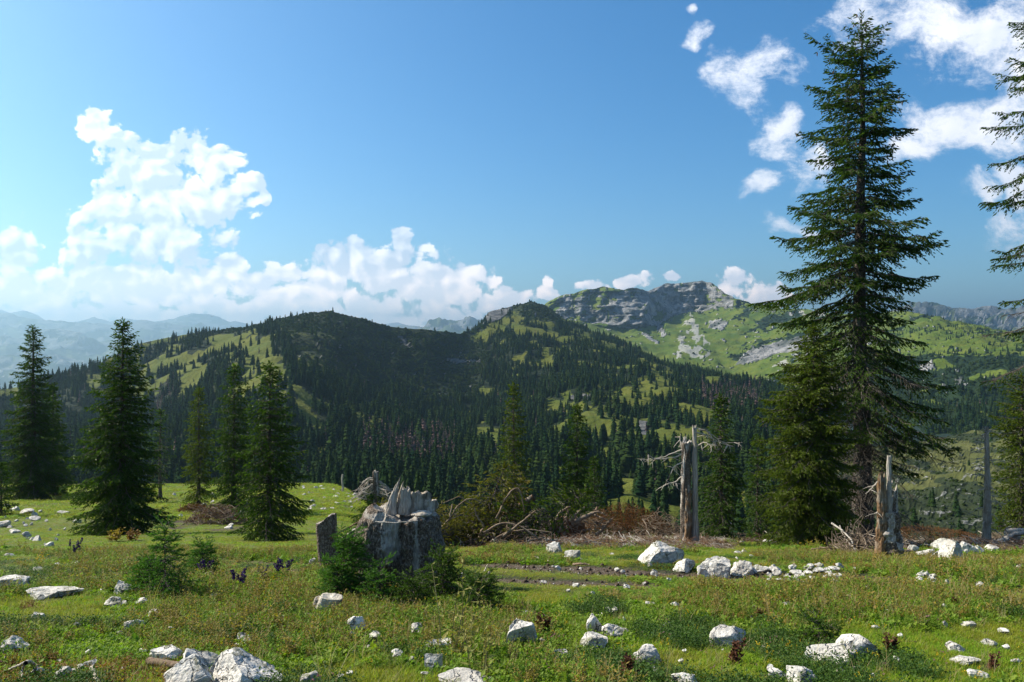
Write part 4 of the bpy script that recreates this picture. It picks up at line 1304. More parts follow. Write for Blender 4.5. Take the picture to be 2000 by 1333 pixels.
GR = 'boulders on the pasture'
ROCKS = [
    (362, 1352, 96, 58, 'fissured grey boulder at the lower edge, next to the weathered grey log'),
    (392, 1318, 84, 44, 'angular boulder with a sharp peak behind two rounder boulders at the lower edge'),
    (462, 1352, 136, 56, 'widest and smoothest of the big boulders at the lower edge'),
    (318, 1296, 58, 26, 'flat pale slab lying on a weathered log left of the big boulders'),
    (20, 1282, 44, 32, 'rounded grey boulder beside the forked dead branch'),
    (118, 1330, 30, 24, 'dull grey stone between the forked branch and the white bone shaped stick'),
    (172, 1308, 22, 15, 'small round white stone touching the bone shaped stick'),
    (472, 1260, 36, 20, 'smooth pale oval stone above the widest boulder'),
    (254, 1238, 38, 22, 'knobbly white stone alone in short grass below the young spruce'),
    (236, 1164, 46, 26, 'rough pitted stone just left of the young spruce'),
    (216, 1186, 30, 16, 'flat stone below the rough pitted one near the young spruce'),
    (272, 1184, 24, 13, 'little white stone to the right of the flat one near the young spruce'),
    (16, 1152, 62, 22, 'low crumbling outcrop at the edge of view beside the long stony ledge'),
    (90, 1170, 96, 14, 'long low stony ledge hidden in the herbs at the side of the crumbling outcrop'),
    (68, 1216, 26, 16, 'tilted white stone below the long stony ledge'),
    (695, 1240, 32, 32, 'upright grey stone in front of the fir saplings below the split stump'),
    (815, 1242, 32, 20, 'white rounded stone in the shade below the dark saplings'),
    (855, 1272, 56, 16, 'long narrow stone running down from the shade of the saplings'),
    (846, 1310, 32, 28, 'dark grey round stone beside the pale leafy stalks'),
    (905, 1345, 96, 18, 'long white slab cut by the lower edge below the pale leafy stalks'),
    (605, 1345, 42, 24, 'pale stone at the lower edge below the split stump'),
    (1018, 1268, 58, 48, 'craggy white rock with hollow beside the dried brown dock plant'),
    (1166, 1238, 38, 36, 'dark grey upright rock with a white slab at its side'),
    (1204, 1247, 50, 20, 'bright white slab leaning on the dark upright rock'),
    (1160, 1268, 50, 24, 'rock with yellow green moss cushion below the dark upright one'),
    (1094, 1285, 30, 11, 'thin flat stone between the craggy rock and the mossy rock'),
    (1268, 1302, 54, 34, 'jagged pale rock with a grey branch lying against it'),
    (1425, 1264, 68, 34, 'large smooth domed rock standing alone in the herbs'),
    (1340, 1345, 48, 18, 'white slab with dark underside at the lower edge'),
    (1083, 1080, 28, 18, 'first white stone of the trio in front of the upturned roots, lumpy'),
    (1126, 1076, 28, 12, 'grey rounded stone at the back of the trio in front of the upturned roots'),
    (1118, 1092, 30, 15, 'brightest and lowest stone of the trio in front of the upturned roots'),
    (1290, 1102, 70, 36, 'large grey white rock with two humps above the muddy track'),
    (1320, 1096, 34, 28, 'speckled hump joined to the large grey white rock'),
    (1338, 1120, 50, 22, 'white pyramid shaped rock beside the muddy track'),
    (1278, 1126, 14, 12, 'small cube like white stone at the rim of the muddy track'),
    (1376, 1126, 24, 22, 'narrow white rock standing against the tallest white rock by the track'),
    (1402, 1130, 52, 36, 'tallest bright white rock by the track with a pointed tip'),
    (1452, 1124, 42, 26, 'blocky pale rock with a green plant growing on it'),
    (1488, 1119, 38, 13, 'low white stone at the end of the row beside the track'),
    (1684, 1290, 76, 44, 'big bright white boulder, higher half of the joined pair near the lower edge'),
    (1628, 1298, 84, 24, 'long low half of the joined white boulder pair near the lower edge'),
    (1522, 1328, 40, 18, 'jagged white rock touching the rounded one at the lower edge'),
    (1572, 1338, 54, 26, 'rounded white rock with red leaves on it at the lower edge'),
    (1895, 1228, 24, 11, 'white bar shaped stone on the mown green patch'),
    (1938, 1262, 28, 11, 'white smooth stone on the green patch, lower one'),
    (1873, 1273, 30, 13, 'ribbed white stone pointing up to the green patch'),
    (1895, 1302, 54, 12, 'long thin white ledge below the ribbed stone'),
    (1915, 1330, 38, 16, 'white flake shaped rock near the lower corner'),
    (1866, 1104, 44, 46, 'tall fluted white outcrop standing between the snag and the pale dead pole'),
    (1848, 1078, 38, 24, 'squarish rock at the back of the fluted outcrop'),
    (1892, 1082, 28, 22, 'arm like rock at the other side of the fluted outcrop'),
    (1838, 1098, 32, 20, 'bright rock leaning at the front of the fluted outcrop'),
    (1811, 1091, 28, 18, 'rounded grey rock between the snag and the fluted outcrop'),
    (1786, 1078, 18, 12, 'small round rock close to the foot of the snag'),
    (1942, 1078, 24, 11, 'low pale rock at the foot of the pale dead pole'),
    (1914, 1082, 26, 13, 'flat topped rock just before the pale dead pole'),
    (1940, 1098, 14, 10, 'small rock in the herbs below the pale dead pole'),
    (1630, 1068, 16, 9, 'small white stone at the edge of the stick heap'),
]
for k, (px, row, w, h, lb) in enumerate(ROCKS):
    place_rock(px, row, w * 1.12, h * 0.98, 500 + k, lb, group=GR, sub=5 if w > 90 else 4, yaw=0.0, rough=0.10 if w > 60 else 0.13, cuts=10)
small = [(300, 1210, 20, 13), (20, 1088, 22, 8), (72, 1120, 22, 8), (150, 1022, 16, 6), (124, 1003, 24, 5), (1540, 1192, 30, 9), (1493, 1277, 15, 10), (1470, 1120, 16, 7), (1965, 1272, 16, 6),
         (1600, 1178, 22, 6), (1655, 1176, 20, 8), (1710, 1232, 16, 6), (1500, 1060, 20, 7), (1420, 1056, 30, 7), (1375, 1048, 16, 6), (1450, 1062, 14, 5), (1740, 1145, 12, 5), (1850, 1142, 10, 7),
         (1185, 1068, 12, 6), (1230, 1075, 14, 8), (1205, 1118, 9, 5), (1217, 1122, 10, 6), (1270, 1110, 10, 6), (1480, 1200, 16, 6), (1270, 1186, 20, 6), (1320, 1188, 24, 6), (1190, 1200, 20, 8),
         (1640, 1320, 18, 8), (1330, 1300, 14, 6), (980, 1230, 10, 6), (730, 1255, 30, 12), (690, 1250, 18, 10), (775, 1290, 24, 12), (510, 1320, 24, 10), (560, 1215, 18, 8), (410, 1130, 18, 9),
         (345, 1120, 20, 8), (420, 1170, 22, 7), (1990, 1115, 14, 8), (1975, 1098, 10, 6), (1960, 1240, 20, 6), (1985, 1300, 22, 8), (1060, 1262, 16, 8), (1110, 1160, 8, 4), (1158, 1166, 8, 6), (1090, 1115, 12, 6)]
rr = np.random.default_rng(3)
for _ in range(42): small.append((rr.uniform(1500, 1640), rr.uniform(1106, 1150), rr.uniform(6, 26), rr.uniform(3, 9)))
for _ in range(14): small.append((rr.uniform(1775, 1830), rr.uniform(1122, 1145), rr.uniform(7, 17), rr.uniform(4, 9)))
for _ in range(120): small.append((rr.uniform(0, 2000), rr.uniform(1080, 1330), rr.uniform(6, 22) * rr.uniform(.6, 1), rr.uniform(3, 9)))
for _ in range(16): small.append((rr.uniform(0, 130), rr.uniform(1000, 1066), rr.uniform(5, 12), rr.uniform(3, 6)))
for a_, b_ in ((8, 996), (30, 1000), (46, 1006), (60, 1012), (72, 1014), (10, 1030), (28, 1040), (44, 1046), (60, 1054), (78, 1060), (96, 1064)):
    small.append((a_ + rr.uniform(-9, 9), b_ + rr.uniform(-4, 4), rr.uniform(12, 26), rr.uniform(5, 12)))
for _ in range(30): small.append((rr.uniform(590, 700), rr.uniform(950, 1000), rr.uniform(4, 14), rr.uniform(2, 5)))
for _ in range(16): small.append((rr.uniform(330, 480), rr.uniform(965, 1040), rr.uniform(6, 16), rr.uniform(3, 8)))
_pool = [None] * 10
for k, (px, row, w, h) in enumerate(small):
    x, D, z = pg(px, row)
    s = D / F
    q = k % 10
    ROCKPOS.append((x, D, w * s * 0.5, w * s * 0.4))
    if _pool[q] is None: _pool[q] = rock_mesh('stone', 1, 1, 1, 700 + q, sub=3, cuts=8, rough=0.12)
    o = add('stone', _pool[q], loc=(x, D, z + h * s * 0.30 + (0.022 if row > 1100 else 0)), rot=(0, 0, rr.uniform(-0.5, 0.5)), scale=(w * s, w * s * 0.8, h * s))
    o['label'] = 'small pale limestone lying half sunk in the pasture grass'
    o['category'] = 'stone'; o['group'] = 'small stones in the pasture'

# ------------------------------------------------------------------ dead wood materials
def wood_material(name, a, b_, c_, scale=1.0, along=(1.0, 1.0, 0.08), bump=0.02, amt=0.5):
    m, N, b = mat(name)
    p = N.tc('Object')
    v = N.vm('MULTIPLY', p, along)
    n1 = N.noise(v, 40 * scale, 6, 0.7)
    n2 = N.noise(p, 3.0 * scale, 4, 0.6)
    n3 = N.noise(v, 12 * scale, 4, 0.6)
    c = N.mix(N.smooth(n1, 0.35, 0.65), a, b_)
    c = N.mix(N.m('MULTIPLY', N.smooth(n2, 0.48, 0.62), amt), c, c_)
    c = N.mix(N.m('MULTIPLY', N.smooth(n3, 0.60, 0.70), 0.6), c, (0.02, 0.015, 0.012))
    N.put(b.inputs['Base Color'], c)
    N.put(b.inputs['Normal'], N.bump(N.m('ADD', n1, N.m('MULTIPLY', n3, -1.0)), 0.9, bump))
    return m


M_GREYWOOD = wood_material('weathered_wood', (0.27, 0.235, 0.195), (0.52, 0.465, 0.40), (0.33, 0.29, 0.235))
M_REDWOOD = wood_material('rotten_red_wood', (0.09, 0.045, 0.022), (0.27, 0.17, 0.09), (0.26, 0.23, 0.19), amt=0.8)
M_DRYTWIG = wood_material('dry_twig', (0.11, 0.08, 0.055), (0.30, 0.23, 0.165), (0.17, 0.10, 0.06))
M_RUSTTWIG = wood_material('rusty_twig', (0.09, 0.045, 0.025), (0.20, 0.11, 0.06), (0.14, 0.07, 0.03))
M_PALEGREY = wood_material('pale_grey_wood', (0.24, 0.205, 0.16), (0.43, 0.38, 0.32), (0.15, 0.11, 0.07))
M_PALE = wood_material('pale_bare_wood', (0.45, 0.40, 0.33), (0.62, 0.57, 0.48), (0.30, 0.24, 0.17))


def stump_bark():
    """rugged bark, silver bare wood where the bark has gone (attribute bare)"""
    m, N, b = mat('stump_bark')
    p = N.tc('Object')
    pw = N.vm('ADD', p, N.vm('SCALE', N.noise(p, 9.0, 3, 0.6, color=True), 0.06))
    vo = N.voro(N.vm('MULTIPLY', pw, (1.0, 1.0, 0.55)), 46, 'F1', detail=1.0)
    n1 = N.noise(N.vm('MULTIPLY', p, (1, 1, 0.6)), 38, 6, 0.72)
    n2 = N.noise(p, 4.0, 4, 0.6)
    f = N.m('ADD', N.m('MULTIPLY', N.m('SUBTRACT', 0.8, vo), 0.55), N.m('MULTIPLY', n1, 0.8))
    c = N.mix(N.smooth(f, 0.25, 0.85), (0.085, 0.064, 0.048), (0.38, 0.32, 0.255))
    c = N.mix(N.m('MULTIPLY', N.smooth(n2, 0.5, 0.66), 0.45), c, (0.13, 0.085, 0.06))
    g = N.noise(N.vm('MULTIPLY', p, (1, 1, 0.12)), 60, 5, 0.7)
    w = N.mix(N.smooth(g, 0.35, 0.65), (0.32, 0.28, 0.24), (0.56, 0.52, 0.46))
    w = N.mix(N.m('MULTIPLY', N.smooth(n2, 0.5, 0.6), 0.5), w, (0.16, 0.13, 0.11))
    bare = N.smooth(N.m('ADD', N.attr('bare'), N.m('MULTIPLY', N.m('SUBTRACT', n1, 0.5), 0.9)), 0.4, 0.6)
    N.put(b.inputs['Base Color'], N.mix(bare, c, w))
    N.put(b.inputs['Normal'], N.bump(N.mix(bare, f, g), 1.0, 0.03))
    return m


M_STUMP = stump_bark()


def column(name, H, rfun, topfun, mats, nth=72, nz=60, cap_depth=0.05, bare=None, bend=None, smooth=True):
    th = np.arange(nth) * 2 * math.pi / nth
    t = np.linspace(0, 1, nz)
    T, Th = np.meshgrid(t, th)
    top = topfun(th)
    Z = T * top[:, None] * H
    R = rfun(Th, Z / H)
    bx_, by_ = bend(Z / H) if bend else (0, 0)
    V = np.stack([R * np.cos(Th) + bx_, R * np.sin(Th) + by_, Z], -1)          # nth x nz
    rings = [V]
    end = V[:, -1]
    cz = np.mean(end[:, 2]); cxy = end[:, :2].mean(0)
    for q, dz in ((0.86, 0.25), (0.6, 0.8), (0.3, 1.0), (0.02, 1.1)):
        P = np.empty_like(end)
        P[:, :2] = cxy + (end[:, :2] - cxy) * q
        P[:, 2] = (end[:, 2] * q + np.minimum(cz, end[:, 2]) * (1 - q)) - cap_depth * dz + fbm(P[:, 0] * 14, P[:, 1] * 14, oct=3, seed=9) * cap_depth * 0.6
        rings.append(P[:, None])
    A = np.concatenate(rings, 1)
    nt = A.shape[1]
    i, j = np.meshgrid(np.arange(nth), np.arange(nt - 1), indexing='ij')
    a = (i * nt + j).ravel(); c = (((i + 1) % nth) * nt + j).ravel()
    me = new_mesh(name, A.reshape(-1, 3), np.stack([a, c, c + 1, a + 1], 1), mats, smooth=smooth)
    if bare is not None:
        Bv = bare(Th, Z / H)
        set_attr(me, 'bare', np.concatenate([Bv, np.ones((nth, nt - nz))], 1).ravel())
    return me


def rag(th, seed, freq=3.0, amp=1.0):
    return fbm(np.cos(th) * freq + 3, np.sin(th) * freq + 5, np.zeros_like(th), oct=4, seed=seed, gain=0.65) * amp


def shard_mesh(name, w, d, h, seed, m, taper=0.15, lean=(0, 0)):
    """torn splinter standing on a stump: fluted, drawn out to a point"""
    def rf(th, z):
        base = 1 / np.sqrt((np.cos(th) / w) ** 2 + (np.sin(th) / d) ** 2)
        fl = 1 + 0.55 * fbm(np.cos(th) * 2.2, np.sin(th) * 2.2, z * 2.2, oct=4, seed=seed) + 0.12 * fbm(np.cos(th) * 8, np.sin(th) * 8, z * 1.5, oct=2, seed=seed + 4, ridged=True)
        return base * fl * (1 - (1 - taper) * z ** 1.3)
    return column(name, h, rf, lambda th: 1.0 + rag(th, seed + 1, 1.6, 0.5 if h > 0.3 else 0.22), m, 36, 30, 0.03, bend=lambda z: (lean[0] * z ** 1.5, lean[1] * z ** 1.5))


def sticks(n, box, length, rad, seed, flat=0.35, curve=0.15, zmax=None, center_high=True, direction=None, spread=1.0):
    """heap of n curved sticks in an elliptical mound: box = half sizes x, y and height"""
    r = np.random.default_rng(seed)
    a, q = r.random(n) * 6.283, np.sqrt(r.random(n))
    c = np.stack([np.cos(a) * q * box[0], np.sin(a) * q * box[1], np.zeros(n)], 1)
    hz_ = box[2] * (1 - q ** 2)
    c[:, 2] = hz_ * r.random(n) ** 0.7
    az = r.random(n) * 6.283 if direction is None else direction + r.normal(0, spread, n)
    el = r.normal(0, flat, n)
    d = np.stack([np.cos(az) * np.cos(el), np.sin(az) * np.cos(el), np.sin(el)], 1)
    L = length * r.uniform(0.35, 1.3, n)
    s = np.linspace(-0.5, 0.5, 6)
    side = norm(np.cross(d, [0, 0, 1.0]))
    up = np.cross(side, d)
    cu = r.normal(0, curve, n); cv = r.normal(0, curve, n)
    P = c[:, None] + d[:, None] * (L[:, None] * s)[..., None] + side[:, None] * ((cu * L)[:, None] * (s * s * 4 - .5))[..., None] + up[:, None] * ((cv * L)[:, None] * (s * s * 4 - .5))[..., None]
    P += r.normal(0, 0.012, P.shape) * L[:, None, None]
    P[..., 2] = np.maximum(P[..., 2], 0.01)
    R = rad * r.uniform(0.4, 1.4, n)[:, None] * np.linspace(1, 0.4, 6)[None]
    return tubes(P, R, 5)


def limb(pts, r0, r1, k=14, wob=0.0, seed=0, sides=6):
    """one branch through given points"""
    pts = np.array(pts, float)
    t = np.linspace(0, len(pts) - 1, k)
    P = np.stack([np.interp(t, np.arange(len(pts)), pts[:, q]) for q in range(3)], 1)
    ker = np.array([0.25, 0.5, 0.25])
    for _ in range(2):
        for q in range(3): P[1:-1, q] = np.convolve(P[:, q], ker, 'valid')
    if wob: P[1:] += np.random.default_rng(seed).normal(0, wob, (k - 1, 3))
    return tubes(P[None], np.linspace(r0, r1, k)[None] ** 1.0, sides)


# ------------------------------------------------------------------ the split stump
sx, sD, sz = pg(772, 1160)
S = sD / F                                   # metres per photo pixel at the stump
stump = add('tree_stump', None, loc=(sx, sD + 0.45, float(ground_z(sx, sD + 0.45)) - 0.03), label='massive split stump with silvery top and jagged splinters, young spruces round its foot', category='stump')
SH = (1160 - 998) * S + 0.0


def st_r(th, z):
    r = 77 * S * (1.06 - 0.10 * np.clip(z, 0, 1) ** 2)
    r = r / np.sqrt(np.cos(th) ** 2 + (np.sin(th) / 0.74) ** 2)
    r = r * (1 + 0.07 * np.cos(2 * th) + 0.04 * np.cos(3 * th + 1.0))
    r = r * (1 + 0.34 * np.exp(-((z) / 0.16) ** 2) * np.clip(0.3 + 0.7 * np.cos(5 * th + 0.6), 0, 1)) * (0.97 - 0.10 * np.clip(1 - z / 0.5, 0, 1))
    # waist on the left under the swelling, buttress on the right
    r = r * (1 + 0.13 * np.exp(-((th - math.pi * 1.17) / 0.5) ** 2) * np.exp(-((z - 0.62) / 0.3) ** 2))
    # deep weathered fissure in front, running down to the left
    fis = -math.pi / 2 + 0.28 - (1 - z) * 0.62
    dth = (th - (fis + 2 * math.pi) + math.pi) % (2 * math.pi) - math.pi
    r = r * (1 - 0.24 * np.exp(-(dth / (0.10 + 0.16 * (1 - z))) ** 2))
    dt2 = (th - (2 * math.pi - 0.75 - 0.35 * (1 - z)) + math.pi) % (2 * math.pi) - math.pi
    r = r * (1 - 0.10 * np.exp(-(dt2 / 0.06) ** 2)) * (1 + 0.06 * np.exp(-((dt2 + 0.13) / 0.07) ** 2))
    n = fbm(np.cos(th) * 2.2, np.sin(th) * 2.2, z * 2.2, oct=4, seed=61)
    n2 = fbm(np.cos(th) * 11, np.sin(th) * 11, z * 9, oct=4, seed=62, ridged=True)
    n3 = fbm(np.cos(th) * 5, np.sin(th) * 5, z * 4, oct=3, seed=63, ridged=True)
    return r * (1 + 0.15 * n) * np.where(z > 0.93, 1 - (z - 0.93) * 1.2, 1) + 0.022 * n2 + 0.03 * n3


def st_top(th):
    left = np.exp(-((th - math.pi * 1.05) / 0.75) ** 2)
    front = np.exp(-((th - math.pi * 1.5) / 0.55) ** 2)
    right = np.exp(-((np.mod(th + 0.6, 2 * math.pi)) / 0.9) ** 2)
    return 1.0 + 0.13 * left - 0.06 * right - 0.05 * front + 0.03 * np.cos(th * 3) + rag(th, 66, 3, 0.07)


def st_bare(th, z):
    fc = th - 2 * math.pi * 0.72
    m = np.exp(-(fc / 0.42) ** 2) * np.clip((z - 0.30) / 0.25, 0, 1) * (0.75 + 0.4 * fbm(th * 2, z * 3, oct=3, seed=4))
    m = m + np.exp(-((z - 1.0) / 0.05) ** 2) * 0.6
    rightstrip = np.exp(-((th - (2 * math.pi - 0.9)) / 0.10) ** 2) * 0.8 * (z > 0.3)
    return np.clip(m * 1.1 + rightstrip, 0, 1)


add('trunk', column('trunk', SH, st_r, st_top, (M_STUMP,), 170, 120, 0.07, bare=st_bare), stump)
tz = SH * 1.0
for k, (dx, dy, w, d, h, ln) in enumerate([(-20, -6, 11, 8, 62, (14, 0)), (-8, 2, 7, 6, 56, (10, 3)), (8, -4, 12, 9, 52, (2, 0)), (2, 12, 22, 9, 34, (0, 0)), (28, 8, 27, 10, 42, (3, 0)), (50, 10, 20, 9, 27, (4, 0)), (-24, 6, 10, 8, 22, (-2, 0))]):
    me = shard_mesh('splinter', w * S, d * S, h * S, 80 + k, (M_GREYWOOD if k % 3 != 1 else M_PALEGREY,), (0.34, 0.3, 0.72, 0.8, 0.86, 0.8, 0.6)[k], (ln[0] * S, ln[1] * S))
    add('splinter', me, stump, loc=(dx * S, dy * S, tz - 4 * S))
V, Fq = limb([(30 * S, -60 * S, tz + 2 * S), (56 * S, -44 * S, tz + 4 * S), (80 * S, -10 * S, tz + 2 * S)], 5 * S, 4 * S, 10, 0.003, 5)
add('rim_slab', rock_mesh('rim_slab', 46 * S, 30 * S, 9 * S, 91, sub=4, cuts=4, rough=.2, mats=(M_GREYWOOD,)), stump, loc=(46 * S, -22 * S, tz + 1 * S))
0 and add('bark_flap', rock_mesh('bark_flap', 16 * S, 10 * S, 66 * S, 93, sub=3, cuts=4, mats=(M_GREYWOOD,)), stump, loc=(52 * S, -60 * S, tz * 0.62), rot=(0, 0.32, 0.3))
V, Fq = limb([(-40 * S, -74 * S, tz - 3 * S), (0, -84 * S, tz - 4 * S), (44 * S, -74 * S, tz - 1 * S)], 1.6 * S, 1.2 * S, 10, 0.002, 6)
G = Geo(); G.add(V, Fq); add('split_edge', G.mesh('split_edge', (M_GREYWOOD,), True), stump)
V, Fq = limb([(60 * S, -64 * S, tz * 0.25), (66 * S, -74 * S, tz * 0.2), (74 * S, -70 * S, tz * 0.1)], 3 * S, 1.6 * S, 10, 0.003, 7)
G = Geo(); G.add(V, Fq); add('root_stub', G.mesh('root_stub', (M_GREYWOOD,), True), stump)

# two remnants of a second stump beside it
x, D, z = pg(640, 1112)
s = D / F
ls = add('stump_remnant', None, loc=(x, D + 0.2, z - 0.05), label='broken bark covered stump shell with slanting top, just behind the massive split stump', category='stump')


def slab(w, d, H, topL, topR, seed, nm, lean=0.0):
    def rf(th, zz):
        base = 1 / (np.abs(np.cos(th) / w) ** 3.2 + np.abs(np.sin(th) / d) ** 3.2) ** (1 / 3.2)
        return base * (1 + 0.08 * fbm(np.cos(th) * 3, np.sin(th) * 3, zz * 3, oct=4, seed=seed)) + 0.006 * fbm(np.cos(th) * 16, np.sin(th) * 16, zz * 14, oct=3, seed=seed + 1, ridged=True)
    me = column(nm, H, rf, lambda th: (topL + topR) / 2 + (topR - topL) / 2 * np.cos(th) + rag(th, seed, 4, 0.02), (M_STUMP,), 80, 60, 0.01,
                bare=lambda th, zz: np.zeros_like(th) + np.exp(-((zz - 1.0) / 0.03) ** 2) * 0.4, bend=lambda zz: (lean * zz, 0))
    return me


add('bark_shell', slab(20 * s, 11 * s, 104 * s, 0.86, 1.06, 71, 'bark_shell', -8 * s), ls, loc=(-2 * s, 0, 0))
add('bark_shell', slab(24 * s, 12 * s, 76 * s, 0.72, 1.05, 74, 'bark_shell', 2 * s), ls, loc=(30 * s, 10 * s, 0))
V, Fq = limb([(0, -12 * s, 62 * s), (30 * s, -8 * s, 80 * s), (58 * s, 2 * s, 94 * s)], 2.0 * s, 1.2 * s, 8, 0.002, 3)
G = Geo(); G.add(V, Fq); add('edge_splinter', G.mesh('edge_splinter', (M_REDWOOD,), True), ls)


# ------------------------------------------------------------------ dead trunks
def dead_limb_set(specs, s, seed, y=0.0, twigs=3, r=1.6):
    """specs: lists of (dx, dz) photo pixels from the thing's foot; twigs hang from them"""
    rg = np.random.default_rng(seed)
    G = Geo()
    for q, pts in enumerate(specs):
        dep = rg.normal(0, 0.25, 1)[0]
        P = [(a * s, y + dep * (k / max(1, len(pts) - 1)), c * s) for k, (a, c) in enumerate(pts)]
        V, Fq = limb(P, r * s * 1.5, r * s * 0.35, 14, 0.5 * s, seed + q, 5); G.add(V, Fq)
        A = np.array(P)
        for _ in range(twigs * (len(pts) - 1)):
            t = rg.uniform(0.25, 1) * (len(pts) - 1); i = min(int(t), len(pts) - 2)
            b0 = A[i] + (A[i + 1] - A[i]) * (t - i)
            ang = rg.uniform(-2.6, 0.4)
            ln = rg.uniform(6, 22) * s
            e = b0 + np.array([math.cos(ang) * ln * rg.choice([-1, 1]), rg.normal(0, 0.1), math.sin(ang) * ln * 0.9])
            V, Fq = limb([b0, (b0 + e) / 2 + rg.normal(0, 1.5 * s, 3), e], 0.9 * s, 0.25 * s, 6, 0.3 * s, 1, 4); G.add(V, Fq)
    return G.mesh('branches', (M_GREYWOOD,), True)


def snag_column(w, d, H, seed, nm, m, jag=0.12, flare=0.35, bend=0.0, top_taper=0.25, tops=None):
    def rf(th, zz):
        base = 1 / np.sqrt((np.cos(th) / w) ** 2 + (np.sin(th) / d) ** 2)
        r_ = base * (1 + flare * np.exp(-zz / 0.08)) * (1 - top_taper * zz)
        return r_ * (1 + 0.55 * fbm(np.cos(th) * 1.5, np.sin(th) * 1.5, zz * 7, oct=5, seed=seed, gain=.6) + 0.16 * fbm(np.cos(th) * 7, np.sin(th) * 7, zz * 1.5, oct=3, seed=seed + 2, ridged=True))
    tf = tops or (lambda th: 1.0 + rag(th, seed + 1, 2.2, jag))
    return column(nm, H, rf, tf, m, 60, 90, 0.03, bend=lambda zz: (bend * np.sin(zz * 3.0), 0), bare=lambda th, zz: np.clip(0.35 + fbm(th * 1.3, zz * 4, oct=3, seed=seed), 0, 1))


x, z = (1350 - 1000) / F * 26.0, 0
D = 26.0; z = float(ground_z(x, D)); s = D / F
foot = HZ - z / D * F
zt = lambda row: (foot - row)                # pixels above the foot
sd_ = add('dead_tree', None, loc=(x, D, z - 0.05), label='split dead trunk with grey and orange bare wood and crooked arms, before the straight spruce', category='dead tree')
add('trunk', snag_column(9 * s, 8 * s, zt(858) * s, 111, 'trunk', (M_STUMP,), 0.09, 0.3, -2 * s, 0.12), sd_, loc=(-9 * s, 0, 0))
add('trunk', snag_column(6.5 * s, 6 * s, zt(832) * s, 115, 'trunk', (M_GREYWOOD,), 0.07, 0.6, 1.5 * s, 0.45), sd_, loc=(6.5 * s, 0.03, 0))
add('rotten_wood', snag_column(6.5 * s, 5 * s, zt(955) * s, 117, 'rotten_wood', (M_REDWOOD,), 0.10, 0.3, -1 * s, 0.2), sd_, loc=(-7 * s, -7.5 * s, 0))
specs = [[(4, zt(834)), (26, zt(836)), (44, zt(850)), (62, zt(862)), (100, zt(862))], [(4, zt(842)), (30, zt(846)), (52, zt(862)), (80, zt(868))], [(34, zt(840)), (44, zt(858)), (50, zt(870))],
         [(-14, zt(875)), (-34, zt(882)), (-60, zt(894)), (-100, zt(896))], [(-14, zt(884)), (-36, zt(892)), (-70, zt(895)), (-84, zt(886))], [(-14, zt(900)), (-30, zt(905)), (-44, zt(925)), (-52, zt(945))],
         [(-14, zt(925)), (-30, zt(940)), (-48, zt(944)), (-60, zt(952))], [(-14, zt(872)), (-22, zt(858)), (-18, zt(845))], [(10, zt(870)), (22, zt(858)), (34, zt(866))]]
add('branches', dead_limb_set(specs, s, 12, 0.0, 3, 1.05), sd_)

x, D, z = pg(1748, 1098); s = D / F; foot = HZ - z / D * F
sn = add('dead_tree', None, loc=(x, D + 0.3, z - 0.05), label='hollow splintered snag with a tall spike, stick heap leaning on it under the towering spruce', category='dead tree')
add('trunk', snag_column(24 * s, 20 * s, zt(1000) * s, 121, 'trunk', (M_STUMP,), 0.10, 0.15, 0, 0.35), sn, loc=(4 * s, 0, 0))
add('trunk', snag_column(12 * s, 9 * s, zt(932) * s, 124, 'trunk', (M_REDWOOD,), 0.16, 0.3, 2 * s, 0.42), sn, loc=(-15 * s, -5 * s, 0))
add('spike', snag_column(6 * s, 5 * s, zt(890) * s, 126, 'spike', (M_GREYWOOD,), 0.02, 0.6, 1 * s, 0.35), sn, loc=(1 * s, -4 * s, 0))
add('bark_side', snag_column(15 * s, 12 * s, zt(960) * s, 128, 'bark_side', (M_STUMP,), 0.16, 0.5, -2 * s, 0.62), sn, loc=(14 * s, 2 * s, 0))
add('branches', dead_limb_set([[(-12, zt(930)), (-24, zt(950)), (-38, zt(968))], [(-20, zt(1000)), (-28, zt(1004))], [(8, zt(960)), (16, zt(985)), (20, zt(1004))], [(6, zt(925)), (16, zt(950))]], s, 14, -0.06, 2, 1.7), sn)

x = (1926 - 1000) / F * 27.0; D = 27.0; z = float(ground_z(x, D)); s = D / F; foot = HZ - z / D * F
dp = add('dead_tree', None, loc=(x, D, z - 0.05), label='slim pale dead pole with short broken twigs, next to the bright green edge spruce', category='dead tree')
add('trunk', snag_column(7 * s, 7 * s, zt(832) * s, 131, 'trunk', (M_PALEGREY,), 0.02, 0.35, 2.5 * s, 0.55), dp)
rg = np.random.default_rng(5)
sp = [[(-2, zt(r_)), (sg * rg.uniform(8, 16), zt(r_ + rg.uniform(-6, 8))), (sg * rg.uniform(18, 34), zt(r_ + rg.uniform(0, 20)))] for r_ in range(845, 1030, 9) for sg in (rg.choice([-1, 1, -1]),)]
sp += [[(0, zt(838)), (-8, zt(836)), (-14, zt(828))], [(0, zt(840)), (6, zt(836)), (12, zt(832))]]
add('branches', dead_limb_set(sp, s, 15, 0.0, 1, 0.8), dp)

